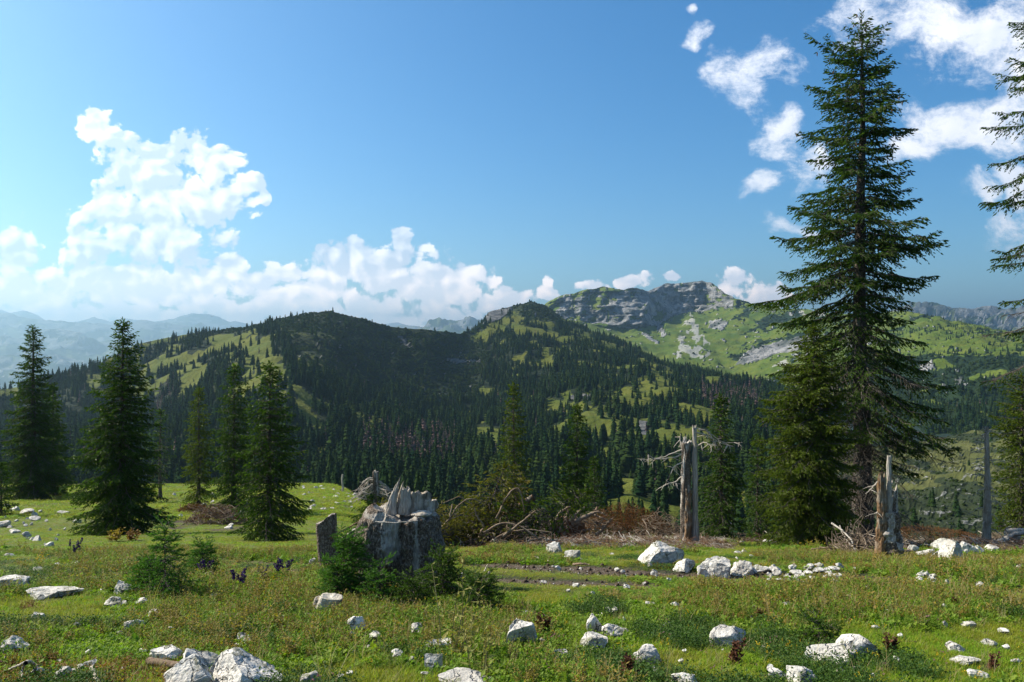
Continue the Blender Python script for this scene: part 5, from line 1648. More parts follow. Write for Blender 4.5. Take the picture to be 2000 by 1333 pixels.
x, D, z = pg(1984, 1066, 15); s = D / F
st2 = add('tree_stump', None, loc=(x, D + .2, z - 0.03), label='low grey stump under a broken trunk, at the edge by the pale dead pole', category='stump')
add('trunk', snag_column(14 * s, 12 * s, 24 * s, 141, 'trunk', (M_GREYWOOD,), 0.06, 0.3, 0, 0.1), st2)
lg = add('log', None, loc=(x, D, z), label='grey broken trunk with forked ends lying across the low stump', category='log')
G = Geo()
V, Fq = limb([(-70 * s, -8 * s, 3 * s), (-30 * s, -6 * s, 12 * s), (0, -3 * s, 27 * s), (50 * s, 0, 22 * s)], 3.5 * s, 5 * s, 16, 0.5 * s, 2, 8); G.add(V, Fq)
V, Fq = limb([(-20 * s, 0, 28 * s), (10 * s, 0, 30 * s), (40 * s, 0, 27 * s)], 5 * s, 5 * s, 10, 0.3 * s, 3, 8); G.add(V, Fq)
V, Fq = limb([(-60 * s, -8 * s, 2 * s), (-30 * s, -10 * s, 9 * s), (-12 * s, -4 * s, 22 * s)], 2 * s, 3 * s, 10, 0.6 * s, 4, 6); G.add(V, Fq)
add('trunk', G.mesh('trunk', (M_GREYWOOD,), True), lg)

# thin broken pole far on the shoulder, dead spruce top behind the stump
x = (669 - 1000) / F * 80; z = float(ground_z(x, 80)); s = 80 / F
o = add('dead_pole', new_mesh('dead_pole', *limb([(0, 0, -1.0), (0, 0, 18 * s), (0, 0, 36 * s)], 2.2 * s, 1.8 * s, 8, 0.02), (M_GREYWOOD,)), loc=(x, 80, z),
        label='thin bare pole standing beyond the stony grass shoulder', category='pole')
D = 26.0; x = (733 - 1000) / F * D; z = float(ground_z(x, D)); s = D / F; foot = HZ - z / D * F
dt = add('dead_spruce', None, loc=(x, D, z - .1), label='dark broken spruce with drooping grey dead twigs behind the split stump', category='dead tree')
add('trunk', snag_column(6 * s, 6 * s, zt(916) * s, 151, 'trunk', (M_STUMP,), 0.04, 0.2, 2 * s, 0.2), dt)
sp = []
rg = np.random.default_rng(8)
for k in range(26):
    sg = -1 if k % 2 else 1; r_ = rg.uniform(926, 960)
    sp.append([(sg * 3, zt(r_)), (sg * rg.uniform(10, 22), zt(r_ + rg.uniform(-2, 12))), (sg * rg.uniform(26, 52), zt(r_ + rg.uniform(14, 38)))])
add('branches', dead_limb_set(sp, s, 16, 0.0, 2, 0.9), dt)
_t, wd, cr, _c = spruce('spruce_tree', 1.6, 0.02, [(0, .3, .3), (.3, .7, .7), (1, 1.0, 1.0)], 77, whorl=0.16, per=8, f0=0.03, shoot=0.14, density=0.9)
add('branches', wd, dt); add('crown', cr, dt)

# ------------------------------------------------------------------ felled timber and brushwood along the brow
def heap(px, row, wpx, hpx, n, length, rad, m, seed, label, D=None, deep=0.6, flat=0.35, curve=0.15, nbig=4, name='brushwood_pile', fol=None):
    x, D, z = pg(px, row, D or 8.0)
    s = D / F
    o = add(name, None, loc=(x, D + wpx * s * deep * 0.4, z - 0.02), label=label, category='brushwood', group='heaps of felling waste along the brow')
    V, Fq = sticks(n, (wpx * s / 2, wpx * s / 2 * deep, hpx * s), length, rad, seed, flat, curve)
    me = new_mesh('sticks', V, Fq, (m,), smooth=True)
    add('sticks', me, o, kind='stuff')
    r = np.random.default_rng(seed + 50)
    for k in range(nbig):
        V, Fq = sticks(1, (wpx * s / 2.4, wpx * s / 3 * deep, hpx * s * 0.8), length * 2.0, rad * 2.4, seed + 60 + k, flat * 0.7, curve * 0.7)
        add('branch', new_mesh('branch', V, Fq, (M_DRYTWIG if k % 2 else M_GREYWOOD,), smooth=True), o)
    if fol:
        k = fol
        a, q = r.random(k) * 6.283, np.sqrt(r.random(k))
        B = np.stack([np.cos(a) * q * wpx * s / 2, np.sin(a) * q * wpx * s / 2 * deep, hpx * s * (1 - q ** 2) * r.random(k) ** .6], 1)
        dd = norm(r.normal(size=(k, 3)) + [0, 0, 0.3])
        V, Fq = kites(B, dd, r.uniform(0.07, 0.16, k), r.uniform(0.006, 0.016, k), r)
        add('dry_needles', new_mesh('dry_needles', V, Fq, (M_RUSTLEAF,)), o, kind='stuff')
    return o


M_RUSTLEAF = foliage_material('rusty_needles', (0.10, 0.035, 0.012), (0.20, 0.08, 0.025), (0.14, 0.09, 0.03), 0.2, 0.4)
heap(1228, 1052, 210, 62, 520, 0.5, 0.006, M_RUSTTWIG, 1, 'rusty red brown heap of needled twigs between the root plate and the split dead trunk', 16, fol=5200)
heap(1292, 1050, 110, 54, 260, 0.55, 0.010, M_DRYTWIG, 2, 'pale tangle of broken sticks at the foot of the split dead trunk', 16, nbig=8)
heap(1150, 1054, 190, 44, 420, 0.5, 0.007, M_DRYTWIG, 3, 'low litter of grey sticks in front of the upturned root plate', 15, nbig=6)
heap(980, 1070, 160, 50, 240, 0.7, 0.009, M_DRYTWIG, 4, 'bare curved branches tangled below the withering spruce crown', 14, flat=0.25, curve=0.25, nbig=9)
heap(1700, 1092, 130, 50, 170, 0.75, 0.012, M_DRYTWIG, 5, 'heap of grey brown sticks leaning on the hollow splintered snag', 12, flat=0.45, curve=0.2, nbig=10)
heap(1830, 1056, 240, 20, 420, 0.55, 0.006, M_RUSTTWIG, 6, 'long brown belt of dry twigs behind the fluted outcrop', 20, fol=1500, nbig=3)
heap(1960, 1060, 90, 18, 180, 0.5, 0.007, M_DRYTWIG, 7, 'dry twigs heaped before the low grey stump at the edge', 18, nbig=4)
heap(1400, 1056, 170, 12, 150, 0.5, 0.006, M_DRYTWIG, 8, 'thin scatter of grey twigs below the straight dark spruce', 18, nbig=4)
heap(1560, 1062, 180, 12, 120, 0.45, 0.005, M_RUSTTWIG, 9, 'dry twig litter under the broad olive spruce', 18, nbig=2)
heap(415, 1024, 120, 34, 320, 0.9, 0.016, M_DRYTWIG, 10, 'sprawling pile of pale split wood under the narrow dry topped spruce', 30, nbig=10, fol=1500)
heap(372, 1003, 70, 16, 120, 0.8, 0.012, M_RUSTTWIG, 11, 'low dark twig mound beyond the pale split wood', 34, nbig=2, fol=1200)

# withering crown of a felled spruce: three tops thrown together
x, D, z = pg(945, 1072, 14); s = D / F
fe = add('felled_spruce', None, loc=(x, D + 0.8, z), label='withering olive brown crown of a felled spruce heaped behind the split stump', category='felled tree', scale=(1.2, 1.0, 1.0))
for k, (dx, dy, dz, H, rx, ry, rz, rch, nd) in enumerate([(-36, 0.3, 12, 2.0, 0.2, -1.15, 0.3, 0.62, M_NEEDLE_B), (-10, 0.7, 4, 1.75, 0.3, 0.10, 1.0, 0.85, M_NEEDLE_B), (34, 0.2, 10, 2.0, 0.4, -1.0, 2.7, 0.7, M_NEEDLE_O),
                                                      (-56, -0.1, 6, 1.4, 0.5, -1.2, 0.8, 0.55, M_NEEDLE_B), (10, -0.3, 6, 1.3, -1.1, 0.1, 0.4, 0.55, M_NEEDLE_B), (30, 0.9, 4, 1.3, 0.1, 0.3, 0.2, 0.7, M_NEEDLE_B)]):
    tk, wd, cr, _c = spruce('spruce_tree', H, 0.05, [(0, .08, .08), (.25, rch * .6, rch * .6), (.6, rch, rch), (1, rch, rch)], 200 + k, whorl=0.17, per=7, f0=0.03, shoot=0.11, density=0.95, needle=nd, droop=0.7)
    top = add('crown', cr, fe, loc=(dx * s, dy, dz * s), rot=(rx, ry, rz))
    add('trunk', tk, top); add('branches', wd, top)
G = Geo()
for pts, r0 in (([(-70, 10), (-52, 70), (-30, 98), (-10, 96), (0, 84)], 1.6), ([(20, 60), (40, 110), (56, 120), (64, 96), (66, 70)], 1.8), ([(-85, 5), (-70, 40), (-55, 58), (-52, 84)], 2.2), ([(0, 30), (30, 50), (60, 42), (90, 20), (100, 6)], 2.4),
                ([(-8, 20), (0, 45), (-10, 60), (-16, 80)], 2.0), ([(30, 20), (70, 60), (84, 74)], 3.0), ([(-20, 84), (-40, 100), (-66, 88)], 1.2), ([(10, 10), (36, 30), (80, 34), (110, 30)], 2.0), ([(40, 4), (70, 14), (100, 20)], 3.4)):
    V, Fq = limb([(a * s, -0.75 - 0.1 * math.sin(a), c * s) for a, c in pts], r0 * s, r0 * s * 0.5, 18, 0.4 * s, 3, 6); G.add(V, Fq)
add('bare_branches', G.mesh('bare_branches', (M_DRYTWIG,), True), fe)
x, D, z = pg(1010, 1050, 15); D = 20.0; x = (1012 - 1000) / F * D; s = D / F
zc = -(990 - HZ) * s
o = add('log', new_mesh('log', *limb([(-44 * s, 0.3, zc - 30 * s), (0, 0, zc), (30 * s, -0.1, zc + 20 * s)], 5.0 * s, 6.4 * s, 16, 0.3 * s, 3, 10), (M_REDWOOD,), smooth=True), loc=(x, D, 0),
        label='peeled orange brown log sticking up out of the withering spruce crown', category='log')

# upturned root plate with round cut log end
x, D, z = pg(1100, 1058, 15); s = D / F
rp = add('root_plate', None, loc=(x, D + 0.5, z), label='upturned root plate with clawing roots and dark hollow beside a round mossy end', category='root plate')
add('root_mass', rock_mesh('root_mass', 96 * s, 0.6, 34 * s, 301, sub=4, cuts=3, rough=0.22, mats=(M_RUSTTWIG,)), rp, loc=(0, 0.1, 16 * s))
M_MOSSY = bark_material('mossy_end', (0.08, 0.06, 0.04), (0.24, 0.20, 0.12), 2.0, 0.03, 0.25)
add('log_end', rock_mesh('log_end', 50 * s, 0.35, 30 * s, 303, sub=4, cuts=2, rough=0.10, mats=(M_MOSSY,)), rp, loc=(-46 * s, -0.05, 36 * s))
G = Geo()
rg = np.random.default_rng(31)
for pts, r0 in (([(-30, 10), (-20, 36), (0, 56), (14, 66)], 5), ([(-12, 6), (0, 30), (10, 50), (12, 64)], 4), ([(20, 30), (40, 44), (60, 50), (70, 64)], 6), ([(14, 36), (30, 54), (44, 64)], 4), ([(66, 10), (84, 26), (100, 46)], 4),
                ([(-60, 4), (-40, 16), (-10, 14)], 4), ([(50, 48), (70, 56), (86, 50)], 2.5), ([(60, 50), (76, 44), (88, 40)], 2), ([(0, 4), (10, 24), (6, 40)], 4), ([(-46, 2), (-30, 20), (-26, 34)], 3)):
    V, Fq = limb([(a * s, -0.28 + rg.normal(0, 0.08), c * s) for a, c in pts], r0 * s, r0 * s * 0.35, 16, 0.9 * s, int(r0 * 7), 7); G.add(V, Fq)
for _ in range(60):
    a = rg.uniform(-60, 80); c = rg.uniform(4, 38); ln = rg.uniform(8, 24); an = rg.uniform(-0.6, 2.6)
    V, Fq = limb([(a * s, -0.3, c * s), ((a + math.cos(an) * ln * .5) * s, -0.42, (c + math.sin(an) * ln * .5) * s), ((a + math.cos(an) * ln) * s, -0.4 + rg.normal(0, .1), max(1, c + math.sin(an) * ln * .8) * s)], 1.3 * s, 0.4 * s, 8, 0.5 * s, 4, 5); G.add(V, Fq)
add('roots', G.mesh('roots', (M_DRYTWIG,), True), rp)

# ------------------------------------------------------------------ loose wood in the grass
def lying(name, label, cat, row_pts, r0, r1, m, k=18, wob=0.4, lift=1.0, forks=()):
    """branch lying on the ground through photo positions (px, row, lift in px)"""
    px, row = row_pts[0][0], row_pts[0][1]
    x0, D0, z0 = pg(px, row)
    s = D0 / F
    G = Geo()
    for pts in (row_pts,) + tuple(forks):
        P = []
        for q in pts:
            x, D, z = pg(q[0], q[1] + (q[2] if len(q) > 2 else 0))
            P.append((x - x0, D - D0, z - z0 + (q[2] if len(q) > 2 else 0) * D / F + lift * r0 * s))
        rr_ = r0 if pts is row_pts else r0 * 0.6
        V, Fq = limb(P, rr_ * s, r1 * s, k, wob * s, int(px), 7); G.add(V, Fq)
    return add(name, G.mesh(name, (m,), True), loc=(x0, D0, z0), label=label, category=cat)


lying('dead_branch', 'forked silvery dead branch standing in the grass beside the rounded grey boulder', 'branch', [(50, 1300, 36), (58, 1296, 22), (72, 1306, 10), (78, 1330, 0)], 4, 1.5, M_GREYWOOD,
      forks=([(50, 1300, 34), (30, 1308, 18), (8, 1316, 4)], [(50, 1300, 34), (44, 1312, 14), (40, 1338, 0)], [(72, 1306, 8), (60, 1322, 6), (38, 1332, 0)]))
lying('dead_branch', 'short white bone shaped stick touching a small round stone', 'branch', [(180, 1312, 10), (182, 1326, 6), (192, 1345, 0)], 5, 6, M_PALE)
lying('log', 'weathered grey log under the flat pale slab by the big boulders', 'log', [(290, 1300, 4), (318, 1304, 4), (350, 1310, 3)], 8, 7, M_DRYTWIG, wob=0.2)
lying('dead_branch', 'peeled pale branch slanting down in front of the cut wood chunk', 'branch', [(600, 1206, 4), (625, 1222, 3), (645, 1240, 2), (662, 1252, 1)], 5, 2.5, M_PALE)
lying('dead_branch', 'grey curved branch lying against the jagged pale rock', 'branch', [(1200, 1304, 1), (1225, 1294, 5), (1250, 1282, 8), (1262, 1276, 8)], 4, 3, M_GREYWOOD)
lying('dead_branch', 'thin dead stick in the grass above the muddy track', 'branch', [(1043, 1090, 4), (1062, 1098, 2), (1096, 1102, 1)], 2.4, 1.0, M_GREYWOOD, forks=([(1050, 1094, 2), (1070, 1090, 3)],))
lying('dead_branch', 'small forked pale stick on the muddy track rim', 'branch', [(1120, 1106, 2), (1135, 1104, 5), (1152, 1106, 2)], 2.6, 1.2, M_DRYTWIG)
lying('dead_branch', 'little bare stick standing upright beside the muddy track', 'branch', [(946, 1118, 0), (950, 1110, 8), (953, 1104, 16)], 1.8, 0.8, M_PALE)
lying('dead_branch', 'dark thin branch lying slanting below the stick heap', 'branch', [(1530, 1092, 2), (1545, 1100, 2), (1556, 1106, 1)], 1.8, 1.0, M_DRYTWIG)
lying('dead_branch', 'long brown stick beyond the joined white boulder pair', 'branch', [(1742, 1254, 2), (1765, 1256, 2), (1790, 1256, 1)], 1.8, 1.0, M_DRYTWIG)
lying('dead_branch', 'dark curved branch near the lower edge under the joined boulder pair', 'branch', [(1662, 1332, 2), (1680, 1322, 3), (1690, 1312, 3)], 2.4, 1.0, M_DRYTWIG)
lying('log', 'short sawn grey log end poking out of the stick heap at the snag', 'log', [(1722, 1074, 14), (1732, 1084, 10), (1742, 1092, 5)], 8, 8, M_GREYWOOD, wob=0.1)
x, D, z = pg(628, 1206); s = D / F
o = add('wood_chunk', None, loc=(x, D + 0.1, z), label='pale freshly split wood chunk with fluted face in front of the saplings', category='wood chunk')
add('block', slab(20 * s, 14 * s, 40 * s, 0.85, 1.08, 401, 'block', 4 * s), o, rot=(0.1, 0.35, 0)).data.materials[0] = M_PALE
add('block', slab(9 * s, 12 * s, 32 * s, 0.85, 1.0, 403, 'block', -2 * s), o, loc=(-16 * s, 0.02, 0), rot=(0, 0.3, 0)).data.materials[0] = M_GREYWOOD

# ------------------------------------------------------------------ young spruces near the camera
def sapling(px, top, row, hw, seed, label, D=None, **kw):
    hw *= 1.12
    place_spruce(px, top, row, [(top, 1, 1), (top + (row - top) * .35, hw * .5, hw * .5), (top + (row - top) * .75, hw, hw), (row, hw * 1.05, hw * 1.05)], seed, label, 'young spruces on the pasture',
                 name='young_spruce', cat='young spruce', D=D, f0=0.03, r_px=5, **{**dict(whorl=0.060, per=8, shoot=0.085, sec_gap=0.045, brush=True, needle=M_NEEDLE_Y, droop=0.12, inner=0.05, top_up=55), **kw})


sapling(322, 1028, 1168, 58, 901, 'young spruce with an upright leader standing free in the herbs', whorl=0.10, per=7)
sapling(288, 1092, 1170, 44, 902, 'smaller bushy young spruce tucked beside the free standing one', D=9.1)
sapling(684, 1040, 1172, 62, 903, 'largest young spruce, half covering the split stump with its tip browned', D=8.45)
sapling(660, 1100, 1185, 44, 904, 'low young spruce spreading before the stump remnant', D=8.3)
sapling(742, 1116, 1190, 52, 905, 'bright young spruce growing before the middle of the split stump', D=8.1)
sapling(806, 1128, 1215, 70, 906, 'dark low young spruce in the shade under the split stump', D=7.9, needle=M_NEEDLE)
sapling(866, 1080, 1205, 78, 907, 'shaded bushy young spruce at the shadow side of the split stump', D=8.5, needle=M_NEEDLE)
sapling(936, 1118, 1240, 84, 908, 'dark spreading young spruce behind the pale leafy stalks', D=7.7, needle=M_NEEDLE)
sapling(1600, 1205, 1262, 26, 909, 'tiny dark young spruce in the open herbs above the white boulder pair', needle=M_NEEDLE)
sapling(396, 1058, 1100, 22, 910, 'tiny tufted young spruce beyond the free standing one', D=11.5)

# a bird over the far ridge
bV = [(0, -0.25, 0), (0, 0.25, 0), (0.06, 0, 0), (-0.06, 0, 0), (0, 0, 0.06), (0.6, 0.05, 0.22), (0.55, -0.12, 0.2), (-0.6, 0.05, 0.22), (-0.55, -0.12, 0.2), (0.05, 0.1, 0.02), (-0.05, 0.1, 0.02), (0.05, -0.12, 0.02), (-0.05, -0.12, 0.02)]
bF = [(0, 2, 4), (0, 4, 3), (1, 4, 2), (1, 3, 4), (0, 3, 2), (1, 2, 3), (9, 5, 6), (9, 6, 11), (10, 8, 7), (10, 12, 8)]
M_BIRD, N, b = mat('bird_feathers'); b.inputs['Base Color'].default_value = (0.03, 0.025, 0.02, 1)
add('bird', new_mesh('bird', bV, np.array(bF), (M_BIRD,)), loc=((412 - 1000) / F * 170, 170, -(618 - HZ) / F * 170), rot=(0.2, 0.3, 0.6), label='small dark bird flying above the hazy ridge', category='bird')

# ------------------------------------------------------------------ ground cover of the pasture
M_GRASS = foliage_material('pasture_grass', (0.12, 0.15, 0.013), (0.26, 0.29, 0.027), (0.32, 0.27, 0.04), 0.4, 0.5)
M_GRASS2 = foliage_material('lush_grass', (0.09, 0.17, 0.012), (0.19, 0.31, 0.022), (0.25, 0.31, 0.025), 0.4, 0.4)
M_HERB = foliage_material('herb_leaf', (0.05, 0.12, 0.012), (0.15, 0.25, 0.026), (0.25, 0.27, 0.032), 0.35, 0.5)
M_DARKHERB = foliage_material('bilberry_leaf', (0.02, 0.055, 0.010), (0.06, 0.12, 0.016), (0.06, 0.09, 0.015), 0.28, 0.5)
M_OLIVE = foliage_material('dry_herb_leaf', (0.12, 0.11, 0.018), (0.27, 0.22, 0.045), (0.26, 0.16, 0.035), 0.3, 0.6)
M_RUST = foliage_material('rusty_leaf', (0.11, 0.045, 0.012), (0.22, 0.10, 0.025), (0.20, 0.14, 0.03), 0.3, 0.6)
M_STRAW = foliage_material('straw', (0.24, 0.19, 0.09), (0.38, 0.31, 0.17), (0.3, 0.27, 0.14), 0.25, 0.5)
M_PALELEAF = foliage_material('pale_stalk_leaf', (0.12, 0.14, 0.03), (0.26, 0.25, 0.07), (0.22, 0.18, 0.05), 0.3, 0.4)
M_BROWN = foliage_material('dried_dock', (0.07, 0.025, 0.015), (0.14, 0.055, 0.03), (0.10, 0.05, 0.03), 0.15, 0.4)
M_PURPLE = foliage_material('monkshood_petal', (0.035, 0.015, 0.11), (0.07, 0.03, 0.20), (0.06, 0.03, 0.16), 0.2, 0.3)
M_YELLOW = foliage_material('yellow_petal', (0.5, 0.35, 0.02), (0.6, 0.45, 0.03), (0.6, 0.3, 0.03), 0.25, 0.4)
M_PINK = foliage_material('clover_petal', (0.35, 0.10, 0.20), (0.45, 0.2, 0.3), (0.4, 0.3, 0.35), 0.25, 0.4)
M_ORANGE = foliage_material('orange_leaf', (0.5, 0.16, 0.02), (0.6, 0.24, 0.03), (0.5, 0.2, 0.03), 0.3, 0.3)


def blades(n, rad, h, w, r, lean=0.5):
    a = r.random(n) * 6.283; q = np.sqrt(r.random(n)) * rad
    B = np.stack([np.cos(a) * q, np.sin(a) * q, np.full(n, -0.01)], 1)
    az = r.random(n) * 6.283
    hh = h * r.uniform(0.4, 1.2, n)
    le = lean * r.uniform(0.2, 1.5, n)
    d = np.stack([np.cos(az), np.sin(az), np.zeros(n)], 1)
    sd = np.stack([-np.sin(az), np.cos(az), np.zeros(n)], 1) * (w * r.uniform(0.7, 1.3, n))[:, None]
    M_ = B + d * (hh * le * 0.35)[:, None] + np.array([0, 0, 1.0]) * (hh * 0.6)[:, None]
    T = B + d * (hh * le)[:, None] + np.array([0, 0, 1.0]) * hh[:, None]
    V = np.stack([B - sd, B + sd, M_ + sd * 0.8, M_ - sd * 0.8, T], 1).reshape(-1, 3)
    i = np.arange(n)[:, None] * 5
    return V, i + np.array([[0, 1, 2, 3]]), i + np.array([[3, 2, 4]])


def leaflets(B, d, l, w, r):
    """one broad leaf each: folded along the middle"""
    n = len(B)
    s = norm(np.cross(d, np.array([0, 0, 1.0]) + r.normal(0, 0.35, (n, 3))))
    up = norm(np.cross(s, d))
    l = np.reshape(l, (-1, 1)); w = np.reshape(w, (-1, 1))
    m = B + d * l * 0.5 - up * w * 0.25
    V = np.stack([B, B + d * l * 0.5 + s * w, B + d * l, B + d * l * 0.5 - s * w, m], 1).reshape(-1, 3)
    i = np.arange(n)[:, None] * 5
    f = np.concatenate([i + np.array([[0, 1, 4]]), i + np.array([[1, 2, 4]]), i + np.array([[2, 3, 4]]), i + np.array([[3, 0, 4]])])
    return V, f


def multi(name, parts):
    """parts: (V, faces list, material)"""
    vs_, fs3, fs4, m3, m4, mats, n = [], [], [], [], [], [], 0
    for V, Fl, m in parts:
        if m not in mats: mats.append(m)
        k = mats.index(m)
        for f in (Fl if isinstance(Fl, list) else [Fl]):
            if f.shape[1] == 3: fs3.append(f + n); m3.append(np.full(len(f), k))
            else: fs4.append(f + n); m4.append(np.full(len(f), k))
        vs_.append(V); n += len(V)
    fl, mi = [], []
    if fs4: fl.append(np.concatenate(fs4)); mi.append(np.concatenate(m4))
    if fs3: fl.append(np.concatenate(fs3)); mi.append(np.concatenate(m3))
    return new_mesh(name, np.concatenate(vs_), fl, mats, mat_idx=np.concatenate(mi))


def tuft(seed, n, rad, h, w, m, lean=0.5, straw=0, m2=None):
    r = np.random.default_rng(seed)
    V, a, b_ = blades(n, rad, h, w, r, lean)
    P = [(V, [a, b_], m)]
    if straw:
        V, a, b_ = blades(straw, rad, h * 1.8, w * 0.6, r, lean * 0.6); P.append((V, [a, b_], m2 or M_STRAW))
    return multi('grass_tuft', P)


def rosette(seed, n, rad, l, m, hgt=0.05):
    r = np.random.default_rng(seed)
    a = r.random(n) * 6.283; q = np.sqrt(r.random(n)) * rad
    B = np.stack([np.cos(a) * q, np.sin(a) * q, r.random(n) * hgt], 1)
    a2 = r.random(n) * 6.283; e = r.uniform(-0.1, 0.9, n)
    d = np.stack([np.cos(a2) * np.cos(e), np.sin(a2) * np.cos(e), np.sin(e)], 1)
    ll = l * r.uniform(0.5, 1.2, n)
    V, f = leaflets(B, d, ll, ll * r.uniform(0.25, 0.42, n), r)
    return multi('herb', [(V, f, m)])


def stalky(seed, stems, h, l, m, ms, rad=0.08, lw=0.18, per=9, flower=None):
    r = np.random.default_rng(seed)
    parts = []
    for k in range(stems):
        a = r.random() * 6.283; q = rad * math.sqrt(r.random())
        b0 = np.array([math.cos(a) * q, math.sin(a) * q, -0.01])
        az = r.random() * 6.283; le = r.uniform(0.05, 0.35) * h; H = h * r.uniform(0.6, 1.1)
        pts = np.array([b0, b0 + [math.cos(az) * le * .3, math.sin(az) * le * .3, H * .5], b0 + [math.cos(az) * le, math.sin(az) * le, H]])
        V, Fq = tubes(pts[None], np.array([[0.0028, 0.002, 0.001]]) * (1 + h), 3); parts.append((V, Fq, ms))
        t = np.linspace(0.12, 0.98, per) + r.normal(0, 0.02, per)
        B = np.stack([np.interp(t, [0, .5, 1], pts[:, q_]) for q_ in range(3)], 1)
        a2 = r.random() * 6 + np.arange(per) * 2.4; e = r.uniform(0.0, 0.8, per)
        d = np.stack([np.cos(a2) * np.cos(e), np.sin(a2) * np.cos(e), np.sin(e)], 1)
        ll = l * r.uniform(0.5, 1.1, per) * (1.15 - 0.6 * t)
        V, f = leaflets(B, d, ll, ll * lw, r); parts.append((V, f, m))
        if flower:
            nf = flower[1]
            tt = r.uniform(flower[2], 1.02, nf)
            B = np.stack([np.interp(tt, [0, .5, 1], pts[:, q_]) for q_ in range(3)], 1) + r.normal(0, 0.006, (nf, 3))
            d = norm(r.normal(size=(nf, 3)) + [0, 0, .3])
            V, Fq = kites(B, d, np.full(nf, flower[3]), np.full(nf, flower[3] * 0.45), r); parts.append((V, Fq, flower[0]))
    return multi('plant', parts)


protos = [
    tuft(1, 34, 0.11, 0.065, 0.0032, M_GRASS, 0.9), tuft(2, 34, 0.11, 0.08, 0.003, M_GRASS, 0.8, 3), tuft(3, 36, 0.11, 0.055, 0.0035, M_GRASS2, 1.0),      # 0-2
    rosette(4, 26, 0.10, 0.05, M_HERB), rosette(5, 20, 0.10, 0.07, M_HERB, 0.08), rosette(6, 30, 0.09, 0.035, M_GRASS2, 0.06),                               # 3-5
    stalky(7, 5, 0.20, 0.07, M_HERB, M_HERB), stalky(8, 5, 0.24, 0.06, M_OLIVE, M_STRAW), stalky(9, 6, 0.14, 0.035, M_RUST, M_BROWN, per=12, lw=0.4),         # 6-8
    rosette(10, 26, 0.11, 0.035, M_RUST, 0.07), rosette(11, 24, 0.10, 0.045, M_OLIVE, 0.06),                                                                  # 9-10
    tuft(12, 14, 0.07, 0.20, 0.002, M_STRAW, 0.5, 5), stalky(13, 4, 0.32, 0.08, M_OLIVE, M_STRAW, lw=0.22, per=12),                                           # 11-12
    stalky(14, 4, 0.22, 0.05, M_HERB, M_HERB, flower=(M_YELLOW, 5, 0.9, 0.014)), stalky(15, 4, 0.15, 0.04, M_HERB, M_HERB, flower=(M_PINK, 5, 0.95, 0.013)),   # 13-14
    rosette(16, 12, 0.09, 0.13, M_HERB, 0.05), rosette(17, 90, 0.15, 0.028, M_DARKHERB, 0.13),                                                                                                               # 15 big leaves
]


def ground_points(n, y0, y1, rng, ulim=0.95):
    """even over the ground seen between two distances"""
    y = np.sqrt(rng.uniform(y0 ** 2, y1 ** 2, n))
    u_ = rng.uniform(-ulim, ulim, n)
    return u_ * y, y


